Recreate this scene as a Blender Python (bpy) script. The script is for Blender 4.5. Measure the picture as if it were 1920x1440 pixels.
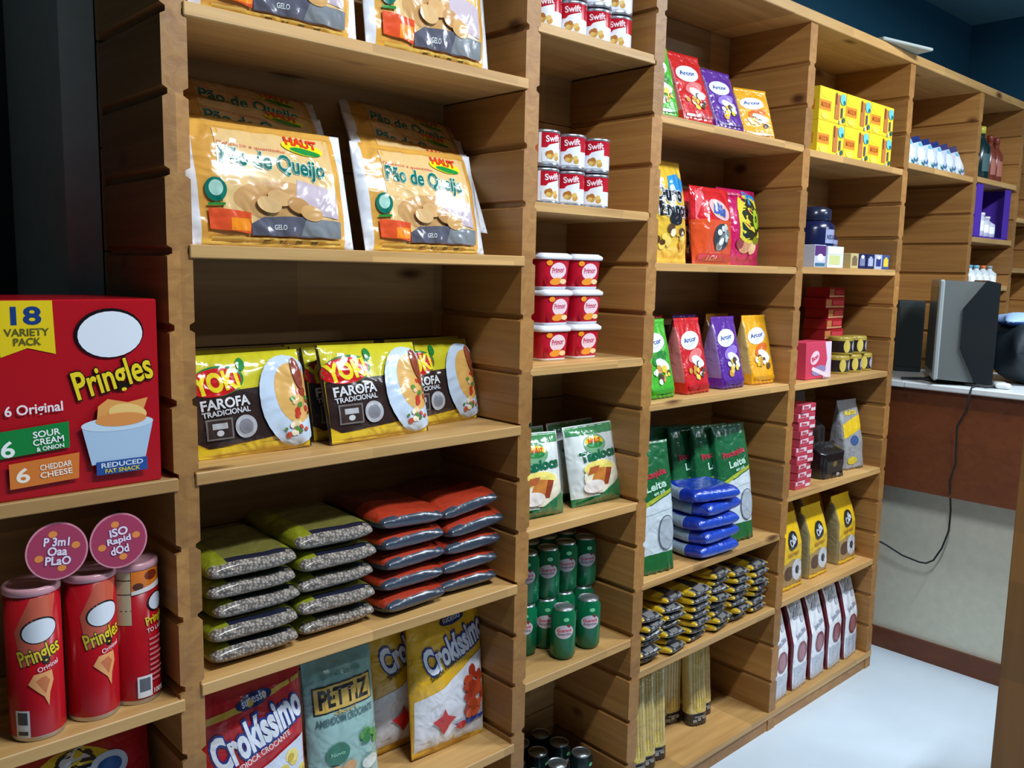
import bpy, math, random
from mathutils import Matrix, Vector
D = bpy.data
for o in list(D.objects): D.objects.remove(o)
SC = bpy.context.scene
COL = SC.collection
R = math.radians

# ------------------------------------------------------------------ camera
cam = D.cameras.new('camera'); co = D.objects.new('camera', cam); COL.objects.link(co)
_r = Vector((0.7328535, -0.68008377, 0.02029332)); _u = Vector((0.07373047, 0.10903128, 0.99130015)); _f = Vector((0.67637975, 0.72498155, -0.13004686))
M3 = Matrix((_r, _u, -_f)).transposed()
co.matrix_world = Matrix.Translation((-0.5459, -1.34, 1.4468)) @ M3.to_4x4()
cam.sensor_width = 36; cam.lens = 30.58; cam.clip_start = .02; cam.clip_end = 60
SC.camera = co
# ------------------------------------------------------------------ world, lamps, exposure
w = D.worlds.new('world'); SC.world = w; w.use_nodes = True
w.node_tree.nodes['Background'].inputs[0].default_value = (.55, .75, 1, 1)
w.node_tree.nodes['Background'].inputs[1].default_value = .012
def tube_lamp(name, loc, power, size=(.7, .09), rz=0, col=(.86, .94, 1)):
    l = D.lights.new(name, 'AREA'); l.shape = 'RECTANGLE'; l.size, l.size_y = size; l.energy = power; l.color = col
    o = D.objects.new(name, l); COL.objects.link(o); o.location = loc; o.rotation_euler = (0, 0, R(rz)); return o
tube_lamp('ceiling_tube_light', (.55, -1.0, 2.62), 31)
tube_lamp('ceiling_tube_light', (2.3, -1.1, 2.62), 38)
tube_lamp('ceiling_tube_light', (3.2, -2.2, 2.62), 30)
SC.view_settings.view_transform = 'Standard'; SC.view_settings.look = 'None'
SC.view_settings.gamma = 1; SC.view_settings.use_curve_mapping = False
SC.view_settings.exposure = 0.45

# ------------------------------------------------------------------ materials
def lin(c):
    return tuple(((x/255)/12.92 if x/255 <= .04045 else ((x/255+.055)/1.055)**2.4) for x in c)+(1,)
_mc = {}
def mat(c, kind='film'):
    """film = crinkled glossy wrapper, print = plain print, gloss, metal, matte, grain"""
    k = (tuple(c), kind)
    if k in _mc: return _mc[k]
    m = D.materials.new(kind+'_%02x%02x%02x' % tuple(int(x) for x in c)); m.use_nodes = True
    nt = m.node_tree; b = nt.nodes['Principled BSDF']; N = nt.nodes.new; L = nt.links.new
    b.inputs['Base Color'].default_value = lin(c)
    rough = {'film': .30, 'print': .5, 'gloss': .22, 'metal': .3, 'matte': .75, 'grain': .35, 'paper': .6, 'shrink': .18}[kind]
    b.inputs['Roughness'].default_value = rough
    tc = N('ShaderNodeTexCoord')
    if kind == 'metal': b.inputs['Metallic'].default_value = .9
    def bump(scale, dist, strength, detail=2, tex='noise'):
        n = N('ShaderNodeTexNoise' if tex == 'noise' else 'ShaderNodeTexVoronoi'); n.inputs['Scale'].default_value = scale
        if tex == 'noise': n.inputs['Detail'].default_value = detail; n.inputs['Distortion'].default_value = .6
        L(tc.outputs['Object'], n.inputs['Vector'])
        bp = N('ShaderNodeBump'); bp.inputs['Distance'].default_value = dist; bp.inputs['Strength'].default_value = strength
        L(n.outputs[0], bp.inputs['Height']); L(bp.outputs[0], b.inputs['Normal']); return n
    if kind == 'film': bump(24, .014, .6); b.inputs['Coat Weight'].default_value = .7; b.inputs['Coat Roughness'].default_value = .18
    if kind == 'shrink': bump(16, .02, .75); b.inputs['Coat Weight'].default_value = 1.0; b.inputs['Coat Roughness'].default_value = .1
    if kind == 'paper': bump(40, .002, .4)
    if kind == 'grain':
        n = bump(170, .004, .9, tex='vor')
        cr = N('ShaderNodeValToRGB'); l = lin(c)
        cr.color_ramp.elements[0].color = tuple(min(1, x*1.7) for x in l[:3])+(1,); cr.color_ramp.elements[1].color = tuple(x*.35 for x in l[:3])+(1,)
        cr.color_ramp.elements[1].position = .75
        L(n.outputs['Distance'], cr.inputs[0]); L(cr.outputs[0], b.inputs['Base Color'])
        b.inputs['Coat Weight'].default_value = .6; b.inputs['Coat Roughness'].default_value = .15
    _mc[k] = m; return m

def wood(name, a, b2, axis, tone=.0):
    m = D.materials.new(name); m.use_nodes = True; nt = m.node_tree; b = nt.nodes['Principled BSDF']; N = nt.nodes.new; L = nt.links.new
    tc = N('ShaderNodeTexCoord'); mp = N('ShaderNodeMapping')
    s = {'x': (1.6, 22, 30), 'y': (30, 1.6, 42), 'z': (24, 24, 1.6)}[axis]
    mp.inputs['Scale'].default_value = s; L(tc.outputs['Object'], mp.inputs[0])
    n = N('ShaderNodeTexNoise'); n.inputs['Scale'].default_value = 1.0; n.inputs['Detail'].default_value = 6; n.inputs['Distortion'].default_value = 1.2
    L(mp.outputs[0], n.inputs['Vector'])
    cr = N('ShaderNodeValToRGB'); cr.color_ramp.elements[0].position = .22; cr.color_ramp.elements[1].position = .78
    cr.color_ramp.elements[0].color = lin(a); cr.color_ramp.elements[1].color = lin(b2)
    L(n.outputs[0], cr.inputs[0])
    # every plank has its own tone
    sx = N('ShaderNodeSeparateXYZ'); L(tc.outputs['Object'], sx.inputs[0])
    md = N('ShaderNodeMath'); md.operation = 'MULTIPLY_ADD'; md.inputs[1].default_value = 1/.1182; md.inputs[2].default_value = -.047/.1182
    L(sx.outputs[2], md.inputs[0]); fl = N('ShaderNodeMath'); fl.operation = 'FLOOR'; L(md.outputs[0], fl.inputs[0])
    rx = N('ShaderNodeMath'); rx.operation = 'SNAP'; rx.inputs[1].default_value = .35; L(sx.outputs[0], rx.inputs[0])
    cb = N('ShaderNodeCombineXYZ'); L(fl.outputs[0], cb.inputs[2]); L(rx.outputs[0], cb.inputs[0])
    wn = N('ShaderNodeTexWhiteNoise'); L(cb.outputs[0], wn.inputs['Vector'])
    mr = N('ShaderNodeMapRange'); mr.inputs['To Min'].default_value = .78; mr.inputs['To Max'].default_value = 1.15; L(wn.outputs['Value'], mr.inputs[0])
    # knots
    mk = N('ShaderNodeMapping'); mk.inputs['Scale'].default_value = {'x': (3.2, 9, 9), 'y': (9, 5, 8), 'z': (9, 9, 3.2)}[axis]; L(tc.outputs['Object'], mk.inputs[0])
    vo = N('ShaderNodeTexVoronoi'); vo.inputs['Scale'].default_value = .8; L(mk.outputs[0], vo.inputs['Vector'])
    kr = N('ShaderNodeValToRGB'); kr.color_ramp.elements[0].position = .05; kr.color_ramp.elements[1].position = .13
    kr.color_ramp.elements[0].color = (.22, .13, .08, 1); kr.color_ramp.elements[1].color = (1, 1, 1, 1); L(vo.outputs['Distance'], kr.inputs[0])
    v1 = N('ShaderNodeVectorMath'); v1.operation = 'SCALE'; L(cr.outputs[0], v1.inputs[0]); L(mr.outputs[0], v1.inputs['Scale'])
    v2 = N('ShaderNodeVectorMath'); v2.operation = 'MULTIPLY'; L(v1.outputs[0], v2.inputs[0]); L(kr.outputs[0], v2.inputs[1])
    L(v2.outputs[0], b.inputs['Base Color'])
    b.inputs['Roughness'].default_value = .48
    bp = N('ShaderNodeBump'); bp.inputs['Distance'].default_value = .002; bp.inputs['Strength'].default_value = .4
    L(n.outputs[0], bp.inputs['Height']); L(bp.outputs[0], b.inputs['Normal'])
    return m
WY = wood('pine_upright', (144, 96, 48), (176, 128, 68), 'y')
WX = wood('pine_shelf', (176, 130, 74), (212, 170, 108), 'x')
WB = wood('pine_back', (150, 112, 66), (186, 148, 94), 'x')
WC = wood('brown_laminate', (92, 46, 20), (112, 58, 26), 'x')
WZ = wood('cabinet_wood', (112, 72, 30), (136, 92, 42), 'z')

def wallmat(name, c, rough=.8, scale=30, var=.06):
    m = D.materials.new(name); m.use_nodes = True; nt = m.node_tree; b = nt.nodes['Principled BSDF']; N = nt.nodes.new; L = nt.links.new
    tc = N('ShaderNodeTexCoord'); n = N('ShaderNodeTexNoise'); n.inputs['Scale'].default_value = scale; n.inputs['Detail'].default_value = 4
    L(tc.outputs['Object'], n.inputs['Vector']); cr = N('ShaderNodeValToRGB'); l = lin(c)
    cr.color_ramp.elements[0].color = tuple(x*(1-var*2) for x in l[:3])+(1,); cr.color_ramp.elements[1].color = tuple(min(1, x*(1+var*2)) for x in l[:3])+(1,)
    L(n.outputs[0], cr.inputs[0]); L(cr.outputs[0], b.inputs['Base Color']); b.inputs['Roughness'].default_value = rough
    bp = N('ShaderNodeBump'); bp.inputs['Distance'].default_value = .001; bp.inputs['Strength'].default_value = .3; L(n.outputs[0], bp.inputs['Height']); L(bp.outputs[0], b.inputs['Normal'])
    return m

# ------------------------------------------------------------------ mesh builder
class MB:
    def __init__(s): s.v = []; s.f = []; s.fm = []; s.ms = []; s.sm = []
    def mi(s, m):
        if m not in s.ms: s.ms.append(m)
        return s.ms.index(m)
    def add(s, vs, fs, m, smooth=True):
        n = len(s.v); s.v += [tuple(v) for v in vs]
        one = not isinstance(m, list); k = s.mi(m) if one else None
        for i, f in enumerate(fs):
            s.f.append(tuple(n+j for j in f)); s.fm.append(k if one else s.mi(m[i])); s.sm.append(smooth)
    def box(s, x0, x1, y0, y1, z0, z1, m, bev=0):
        if bev <= 0:
            vs = [(x, y, z) for z in (z0, z1) for y in (y0, y1) for x in (x0, x1)]
            s.add(vs, [(0, 2, 3, 1), (4, 5, 7, 6), (0, 1, 5, 4), (2, 6, 7, 3), (0, 4, 6, 2), (1, 3, 7, 5)], m, False); return
        b = min(bev, (x1-x0)/2.01, (y1-y0)/2.01, (z1-z0)/2.01); vs = []; idx = {}
        X = (x0, x1); Y = (y0, y1); Z = (z0, z1)
        for i in (0, 1):
            for j in (0, 1):
                for k in (0, 1):
                    sx, sy, sz = (b if i == 0 else -b), (b if j == 0 else -b), (b if k == 0 else -b)
                    for q, p in enumerate(((X[i], Y[j]+sy, Z[k]+sz), (X[i]+sx, Y[j], Z[k]+sz), (X[i]+sx, Y[j]+sy, Z[k]))):
                        idx[i, j, k, q] = len(vs); vs.append(p)
        I = lambda i, j, k, q: idx[i, j, k, q]; fs = []
        for i in (0, 1): fs.append([I(i, 0, 0, 0), I(i, 1, 0, 0), I(i, 1, 1, 0), I(i, 0, 1, 0)])
        for j in (0, 1): fs.append([I(0, j, 0, 1), I(1, j, 0, 1), I(1, j, 1, 1), I(0, j, 1, 1)])
        for k in (0, 1): fs.append([I(0, 0, k, 2), I(1, 0, k, 2), I(1, 1, k, 2), I(0, 1, k, 2)])
        for a in (0, 1):
            for c in (0, 1):
                fs.append([I(a, c, 0, 0), I(a, c, 1, 0), I(a, c, 1, 1), I(a, c, 0, 1)])
                fs.append([I(a, 0, c, 0), I(a, 1, c, 0), I(a, 1, c, 2), I(a, 0, c, 2)])
                fs.append([I(0, a, c, 1), I(1, a, c, 1), I(1, a, c, 2), I(0, a, c, 2)])
                for k in (0, 1): fs.append([I(a, c, k, 0), I(a, c, k, 1), I(a, c, k, 2)])
        s.add(vs, fs, m, False)
    def lathe(s, prof, m, n=28, cx=0, cy=0, caps=True):
        vs = []; fs = []; ms = []
        for (r, z) in prof:
            for i in range(n): t = 2*math.pi*i/n; vs.append((cx+r*math.sin(t), cy-r*math.cos(t), z))
        for k in range(len(prof)-1):
            for i in range(n): fs.append((k*n+i, k*n+(i+1) % n, (k+1)*n+(i+1) % n, (k+1)*n+i)); ms.append(m[k] if isinstance(m, list) else m)
        if caps:
            fs.append(tuple(range(n))[::-1]); ms.append(m[0] if isinstance(m, list) else m)
            fs.append(tuple((len(prof)-1)*n+i for i in range(n))); ms.append(m[-1] if isinstance(m, list) else m)
        s.add(vs, fs, ms)
    def tube(s, pts, r, m, n=8):
        vs = []; fs = []; P = [Vector(p) for p in pts]
        for i, p in enumerate(P):
            t = (P[min(i+1, len(P)-1)]-P[max(i-1, 0)]).normalized(); a = t.orthogonal().normalized() if i == 0 else (a-t*a.dot(t)).normalized(); c = t.cross(a)
            for k in range(n): q = 2*math.pi*k/n; vs.append(p+(a*math.cos(q)+c*math.sin(q))*r)
        for i in range(len(P)-1):
            for k in range(n): fs.append((i*n+k, i*n+(k+1) % n, (i+1)*n+(k+1) % n, (i+1)*n+k))
        fs.append(tuple(range(n))[::-1]); fs.append(tuple((len(P)-1)*n+k for k in range(n)))
        s.add(vs, fs, m)
    def mesh(s, name):
        me = D.meshes.new(name); me.from_pydata(s.v, [], s.f)
        for m in s.ms: me.materials.append(m)
        me.polygons.foreach_set('material_index', s.fm); me.polygons.foreach_set('use_smooth', s.sm); me.update(); return me
    def build(s, name, parent=None):
        o = D.objects.new(name, s.mesh(name)); COL.objects.link(o)
        if parent: o.parent = parent
        return o

def place(o, loc=(0, 0, 0), rz=0, lean=0, roll=0):
    """lean: degrees the top tips away from the viewer; roll: degrees clockwise in the plane of the front"""
    o.matrix_world = Matrix.Translation(loc) @ Matrix.Rotation(R(rz), 4, 'Z') @ Matrix.Rotation(-R(lean), 4, 'X') @ Matrix.Rotation(R(roll), 4, 'Y'); return o
def tag(o, label, cat, group=None):
    o['label'] = label; o['category'] = cat
    if group: o['group'] = group
    return o
def struct(o): o['kind'] = 'structure'; return o
def empty(name, label, cat, loc=(0, 0, 0), group=None):
    o = D.objects.new(name, None); COL.objects.link(o); o.location = loc; return tag(o, label, cat, group)
def again(src, label, loc, rz=0, lean=0, roll=0, scale=None):
    c = src.copy(); COL.objects.link(c); c['label'] = label
    for ch in src.children:
        d = ch.copy(); COL.objects.link(d); d.parent = c
        d.matrix_parent_inverse = Matrix.Identity(4); d.matrix_basis = ch.matrix_basis.copy()
    place(c, loc, rz, lean, roll)
    if scale: c.scale = scale
    return c

# ------------------------------------------------------------------ printed artwork laid on a surface
_tc = {}
def glyphs(t, bold, shear):
    k = (t, bold, shear)
    if k not in _tc:
        c = D.curves.new('t', 'FONT'); c.body = t; c.offset = bold; c.shear = shear; c.resolution_u = 3; c.size = 1
        o = D.objects.new('t', c); COL.objects.link(o); bpy.context.view_layer.update()
        me = D.meshes.new_from_object(o.evaluated_get(bpy.context.evaluated_depsgraph_get()))
        vs = [(v.co.x, v.co.y) for v in me.vertices]; fs = [tuple(p.vertices) for p in me.polygons]
        import bmesh
        bm = bmesh.new(); bm.from_mesh(me); bmesh.ops.triangulate(bm, faces=bm.faces[:])
        for _ in range(2):
            bmesh.ops.subdivide_edges(bm, edges=[e for e in bm.edges if e.calc_length() > .22], cuts=1); bmesh.ops.triangulate(bm, faces=bm.faces[:])
        bm.verts.index_update(); vs = [(v.co.x, v.co.y) for v in bm.verts]; fs = [tuple(v.index for v in f.verts) for f in bm.faces]; bm.free()
        D.objects.remove(o); D.curves.remove(c); D.meshes.remove(me); _tc[k] = (vs, fs)
    return _tc[k]
class Art:
    def __init__(s, mb, surf, kind='film', off=.0010, step=.00030): s.mb = mb; s.sf = surf; s.kind = kind; s.k = off; s.st = step
    def put(s, P, F, c, adv=True):
        s.mb.add([s.sf(a, b, s.k) for a, b in P], F, mat(c, s.kind))
        if adv: s.k += s.st
    def quad(s, p0, p1, p2, p3, c, n=14):
        P = []; 
        for j in range(n+1):
            for i in range(n+1):
                u, v = i/n, j/n
                P.append(tuple((p0[k]*(1-u)+p1[k]*u)*(1-v)+(p3[k]*(1-u)+p2[k]*u)*v for k in (0, 1)))
        s.put(P, [(j*(n+1)+i, j*(n+1)+i+1, (j+1)*(n+1)+i+1, (j+1)*(n+1)+i) for j in range(n) for i in range(n)], c)
    def rect(s, a0, b0, a1, b1, c, n=12): s.quad((a0, b0), (a1, b0), (a1, b1), (a0, b1), c, n)
    def poly(s, pts, c, rings=6):
        big = max(abs(pts[i][0]-pts[i-1][0])+abs(pts[i][1]-pts[i-1][1]) for i in range(len(pts)))
        if big > .014:
            q = []
            for i in range(len(pts)):
                a, b = pts[i], pts[(i+1) % len(pts)]; m = max(1, int((abs(a[0]-b[0])+abs(a[1]-b[1]))/.009))
                q += [(a[0]+(b[0]-a[0])*k/m, a[1]+(b[1]-a[1])*k/m) for k in range(m)]
            pts = q; rings = 12
        cx = sum(p[0] for p in pts)/len(pts); cy = sum(p[1] for p in pts)/len(pts); n = len(pts)
        P = [(cx, cy)]; F = []
        for r in range(1, rings+1):
            for p in pts: P.append((cx+(p[0]-cx)*r/rings, cy+(p[1]-cy)*r/rings))
        for i in range(n): F.append((0, 1+i, 1+(i+1) % n))
        for r in range(rings-1):
            for i in range(n): a = 1+r*n+i; b = 1+r*n+(i+1) % n; F.append((a, a+n, b+n, b))
        s.put(P, F, c)
    def ell(s, cx, cy, rx, ry, c, rot=0, a0=0, a1=360, n=26):
        ca, sa = math.cos(R(rot)), math.sin(R(rot)); pts = []
        for i in range(n if a1-a0 >= 360 else n+1):
            t = R(a0+(a1-a0)*i/n); x, y = rx*math.cos(t), ry*math.sin(t); pts.append((cx+x*ca-y*sa, cy+x*sa+y*ca))
        s.poly(pts, c)
    def text(s, t, cx, cy, w, h, c, rot=0, bold=.02, shear=0, out=None, oc=None, arch=0):
        ca, sa = math.cos(R(rot)), math.sin(R(rot))
        vs, _ = glyphs(t, 0, shear); x0 = min(v[0] for v in vs); x1 = max(v[0] for v in vs); y0 = min(v[1] for v in vs); y1 = max(v[1] for v in vs)
        kx = w/(x1-x0); ky = h/(y1-y0); mx, my = (x0+x1)/2, (y0+y1)/2
        for bd, cc in ([(out, oc)] if out else [])+[(bold, c)]:
            vs, fs = glyphs(t, bd, shear); P = []
            for x, y in vs:
                X, Y = (x-mx)*kx, (y-my)*ky
                Y += arch*(1-(2*X/w)**2)
                P.append((cx+X*ca-Y*sa, cy+X*sa+Y*ca))
            s.put(P, fs, cc)
    def blobs(s, cx, cy, rx, ry, n, cols, size, seed=1):
        g = random.Random(seed)
        for i in range(n):
            t = g.uniform(0, 6.28); q = math.sqrt(g.random()); z = size*g.uniform(.6, 1.3)
            s.ell(cx+rx*q*math.cos(t), cy+ry*q*math.sin(t), z, z*g.uniform(.6, 1), cols[i % len(cols)], g.uniform(0, 180), n=9)
            s.k -= s.st*.75

# ------------------------------------------------------------------ package shapes (origin: bottom centre, front towards -y)
def sgn(x, p): return math.copysign(abs(x)**p, x)
def bag(mb, w, h, P, cf, kind='film', nu=26, nv=34, amp=.0018, seed=0, taper=None, backk=1.0):
    g = random.Random(seed); f1, f2, f3 = g.uniform(0, 6), g.uniform(0, 6), g.uniform(0, 6)
    tp = taper or (lambda v: 1)
    def rip(u, v):
        e = min(v, 1-v)
        return amp*(math.sin(19*u+3*math.sin(5*v)+f1)*math.exp(-7*e)*1.3+.7*math.sin(6*u+8*v+f2)*math.sin(9*v-4*u+f3))
    def front(u, v, off=0): p = P(u, v); return (u*w/2*tp(v), -p-rip(u, v)*min(1, p/.01)-off, v*h)
    vs = []; fs = []; ms = []
    U = [sgn(1-(1-abs(-1+2*i/nu))**1.7, 1)*(1 if i > nu/2 else -1) for i in range(nu+1)]
    for j in range(nv+1):
        for i in range(nu+1): vs.append(front(U[i], j/nv))
    nb = len(vs)
    for j in range(nv+1):
        for i in range(nu+1):
            x, y, z = front(U[i], j/nv); vs.append((x, P(U[i], j/nv)*backk+.0003, z))
    W = nu+1
    for j in range(nv):
        for i in range(nu):
            um, vm = (U[i]+U[i+1])/2, (j+.5)/nv
            a = j*W+i; fs.append((a, a+1, a+W+1, a+W)); ms.append(mat(cf(um, vm, True), kind))
            b = nb+a; fs.append((b+1, b, b+W, b+W+1)); ms.append(mat(cf(um, vm, False), kind))
    for j in range(nv):
        for i in (0, nu):
            a = j*W+i; q = (a, a+W, nb+a+W, nb+a); fs.append(q if i == 0 else q[::-1]); ms.append(mat(cf(-1 if i == 0 else 1, (j+.5)/nv, True), kind))
    for i in range(nu):
        fs.append((i, nb+i, nb+i+1, i+1)); ms.append(mat(cf(0, 0, True), kind))
        a = nv*W+i; fs.append((a, a+1, nb+a+1, nb+a)); ms.append(mat(cf(0, 1, True), kind))
    mb.add(vs, fs, ms)
    return lambda a, b, off=0: front(max(-1, min(1, 2*a/(w*max(tp(b/h), .05)))), max(0, min(1, b/h)), off)
def lens(t, seal=.05, pu=3, qu=.75, qv=.5):
    def P(u, v):
        vv = (v-seal)/(1-2*seal)
        if vv <= 0 or vv >= 1: return .0008
        return .0008+t/2*max(0, 1-abs(u)**pu)**qu*math.sin(math.pi*vv)**qv
    return P
def gusset(d, top=.12, n=6, seal=.06, pw=1.0):
    """flat bottom block bag that closes to a seam at its top"""
    def P(u, v):
        k = 1 if v < .0 else max(0, 1-max(0, (v-top)/(1-seal-top)))**pw if v < 1-seal else 0
        return .001+d/2*k*max(0, 1-abs(u)**n)**(1/n)
    return P
def lying(mb, w, l, t, cf, kind='film', grain=None, n=26, m=22, seed=0, ex=.55, droop=0, amp=.0025):
    g = random.Random(seed); ph = g.uniform(0, 6); vs = []; fs = []; ms = []
    for k in range(m+1):
        s_ = -1+2*k/m; s_ = sgn(math.sin(s_*math.pi/2), 1) if abs(s_) < 1 else s_
        q = max(0, 1-abs(s_)**5)**.5; qw = .90+.10*max(0, 1-abs(s_)**6)
        for i in range(n):
            th = 2*math.pi*i/n; x = w/2*qw*sgn(math.cos(th), ex); z = t/2*(.10+.90*q)*sgn(math.sin(th), .75)
            x += amp*math.sin(5*s_+ph+th); z += amp*.8*math.sin(9*x/w+4*s_+ph)*(1 if z > 0 else .3)
            y = s_*l/2
            z -= droop*max(0, -s_)**2
            vs.append((x, y, z+t/2))
    for k in range(m):
        for i in range(n):
            f = (k*n+i, k*n+(i+1) % n, (k+1)*n+(i+1) % n, (k+1)*n+i); fs.append(f)
            c = [sum(vs[j][d] for j in f)/4 for d in range(3)]; ms.append(cf(c[0]/w*2, c[1]/l*2, c[2]/t))
    fs.append(tuple(range(n))[::-1]); ms.append(cf(0, -1, .5)); fs.append(tuple(m*n+i for i in range(n))); ms.append(cf(0, 1, .5))
    mb.add(vs, fs, ms)
def cansurf(r): return lambda a, b, off=0: ((r+off)*math.sin(a/r), -(r+off)*math.cos(a/r), b)
def boxsurf(y): return lambda a, b, off=0: (a, y-off, b)

# ------------------------------------------------------------------ setting
ZC = 2.68
def slab(name, x0, x1, y0, y1, z0, z1, m):
    b = MB(); b.box(x0, x1, y0, y1, z0, z1, m); return struct(b.build(name))
TEAL = wallmat('teal_paint', (22, 84, 112))
PALE = wallmat('pale_wall', (70, 76, 80))
slab('floor', -3, 4.5, -4, .55, -.06, 0, wallmat('white_floor_tile', (206, 222, 236), .35, 5, .05))
slab('ceiling', -3, 4.5, -4, .55, ZC, ZC+.06, wallmat('ceiling_paint', (84, 128, 146)))
slab('wall_back', -.021, 4.5, .41, .55, 0, ZC, TEAL)
slab('wall_right', 4.12, 4.5, -4, .41, 0, ZC, TEAL)
slab('wall_left', -3.1, -3, -4, .55, 0, ZC, PALE)
slab('wall_front', -3, 4.5, -4.1, -4, 0, ZC, PALE)
slab('wall_back', -3, -.078, .62, .7, 0, ZC, wallmat('dark_green_wall', (44, 52, 50)))
slab('trim_1', -.078, -.021, .285, .62, 0, ZC, wallmat('grey_jamb', (176, 178, 166)))
mb = MB(); mb.box(-1.0, -.34, .55, .62, 0, 2.2, wallmat('dark_door', (34, 48, 50)))
d1 = struct(mb.build('door_1'))

# ------------------------------------------------------------------ the shelving
UX = [0, .745, 1.162, 1.872, 2.551, 3.195, 3.693, 4.10]
UW = .040; DEP = .27; ZT = 2.172; RT = .030; XE = 4.12
shelf_unit = empty('shelving_unit', 'long honey coloured pine shelving unit of notched planks along the back wall', 'shelving')
for ui, ux in enumerate(UX):
    b = MB(); prof = [(0, 1)]
    for k in range(1, 19):
        z = .047+.1182*k
        if z < .03 or z > ZT-.01: continue
        prof += [(z-.0085, 1), (z-.004, 0), (z+.004, 0), (z+.0085, 1)]
    prof.append((ZT, 1)); hw = UW/2; vs = []; fs = []
    for z, o in prof:
        x = hw if o else hw-.008
        vs += [(ux-x, 0, z), (ux+x, 0, z), (ux+x, DEP, z), (ux-x, DEP, z)]
    for k in range(len(prof)-1):
        a = 4*k
        for i in range(4): fs.append((a+i, a+(i+1) % 4, a+4+(i+1) % 4, a+4+i))
    fs += [(3, 2, 1, 0), tuple(4*(len(prof)-1)+i for i in range(4))]
    b.add(vs, fs, WY, False); b.build('upright', shelf_unit)
SH = {0: [1.110, .741, .39], 1: [1.836, 1.476, 1.114, .757, .382], 2: [1.956, 1.591, 1.239, .872, .511], 3: [1.827, 1.472, 1.121, .652, .412],
      4: [1.819, 1.474, 1.117, .766, .423], 5: [1.847], 6: [1.854, 1.617, 1.420], 7: [1.72, 1.50, 1.27]}
for bay, zs in SH.items():
    x0 = UX[bay-1]+hw-.006 if bay > 0 else -1.1
    x1 = UX[bay]-hw+.006
    for z in zs:
        b = MB(); y0 = -.004 if bay in (0, 1) else .0012
        b.box(x0, x1, y0, DEP, z-.021, z, WX, .0015); b.build('shelf', shelf_unit)
b = MB(); b.box(-1.1, 2.571, -.0025, DEP, .041, .062, WX, .001); b.build('shelf', shelf_unit)
b = MB(); b.box(-1.1, 2.571, .003, .025, 0, .041, WY); b.box(-.02, 2.571, .2, .22, 0, .041, WY); b.build('base_board', shelf_unit)
b = MB(); b.box(-.02, XE, -.006, DEP+.01, ZT, ZT+RT, WX, .002); b.build('top_board', shelf_unit)
b = MB()
nz = 12
for i in range(nz):
    z0 = .05+i*(ZT-.05)/nz; b.box(-.02, XE, DEP, DEP+.012, z0+.001, z0+(ZT-.05)/nz-.001, WB, .0015)
b.build('back_panel', shelf_unit)
b = MB(); b.box(-1.1, -.0, DEP, DEP+.012, 0, 1.08, WB); b.build('back_panel', shelf_unit)

# ------------------------------------------------------------------ counter
cnt = empty('counter', 'checkout counter with white top, brown wooden apron and cream front panel', 'counter', (2.78, 0, 0))
def cpart(name, bx, m, bev=0, lab=None):
    b = MB(); b.box(bx[0]-2.78, bx[1]-2.78, *bx[2:], m, bev); o = b.build(name, cnt)
    if lab: o['label'] = lab
    return o
WHT = wallmat('white_laminate', (214, 222, 226), .3)
b = MB(); b.box(2.655-2.78, 3.3-2.78, -2.6, -.008, 1.050, 1.072, WHT, .004); b.box(2.657-2.78, 3.165-2.78, -.008, .262, 1.050, 1.072, WHT, .002)
o = b.build('worktop', cnt); o['label'] = 'white counter top'
cpart('apron', (2.68, 2.70, -2.6, .25, .67, 1.050), WC, 0, 'brown wooden apron under the top')
cpart('front_panel', (2.78, 2.80, -2.6, .26, .075, 1.05), wallmat('cream_panel', (206, 206, 190), .6), 0, 'cream front panel')
cpart('kickboard', (2.765, 2.80, -2.6, .26, 0, .078), WC, 0, 'reddish brown kickboard')
cab = MB(); cab.box(1.63, 2.2, -1.35, -.71, 0.0, 1.15, WZ, .003); cab.box(1.66, 2.17, -.71, -.706, .08, 1.1, WZ); 
tag(cab.build('cabinet'), 'brown wooden cabinet side standing in the aisle before the counter', 'cabinet')
# cord
b = MB()
b.tube([(2.86, -.20, 1.078), (2.75, -.235, 1.078), (2.66, -.24, 1.076), (2.648, -.24, 1.06), (2.655, -.232, 1.0), (2.668, -.20, .93), (2.67, -.205, .80), (2.668, -.192, .731), (2.70, -.192, .62), (2.72, -.185, .54), (2.72, -.166, .468), (2.72, -.14, .415), (2.72, -.115, .397), (2.72, -.09, .395), (2.71, -.03, .408), (2.70, .03, .436), (2.68, .12, .47)], .0032, mat((22, 24, 28), 'matte'))
tag(b.build('power_cord'), 'thin black cord hanging in a loop down the counter front', 'cord')

# ------------------------------------------------------------------ monitor, speaker, bag, bits on the counter
mon = empty('computer_monitor', 'silver and black monitor seen edge on, standing on the counter', 'monitor')
DK = mat((30, 36, 40), 'gloss'); SV = mat((150, 158, 160), 'gloss'); GR = mat((92, 98, 98), 'print')
b = MB(); b.box(-.17, .17, -.012, .010, .016, .372, SV, .006); o = b.build('bezel', mon); o['label'] = 'silver bezel'
b = MB(); b.box(-.15, .15, -.0135, -.0115, .045, .345, mat((60, 72, 72), 'gloss')); b.build('screen', mon)
b = MB()
def frus(mb_, a, b_, y0, y1, m):
    (ax, az0, az1), (bx, bz0, bz1) = a, b_
    vs = [(-ax, y0, az0), (ax, y0, az0), (ax, y0, az1), (-ax, y0, az1), (-bx, y1, bz0), (bx, y1, bz0), (bx, y1, bz1), (-bx, y1, bz1)]
    mb_.add(vs, [(3, 2, 1, 0), (4, 5, 6, 7), (0, 1, 5, 4), (1, 2, 6, 5), (2, 3, 7, 6), (3, 0, 4, 7)], m, False)
frus(b, (.165, .02, .370), (.150, .012, .366), .010, .165, GR); o = b.build('casing', mon); o['label'] = 'grey rear casing'
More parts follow.
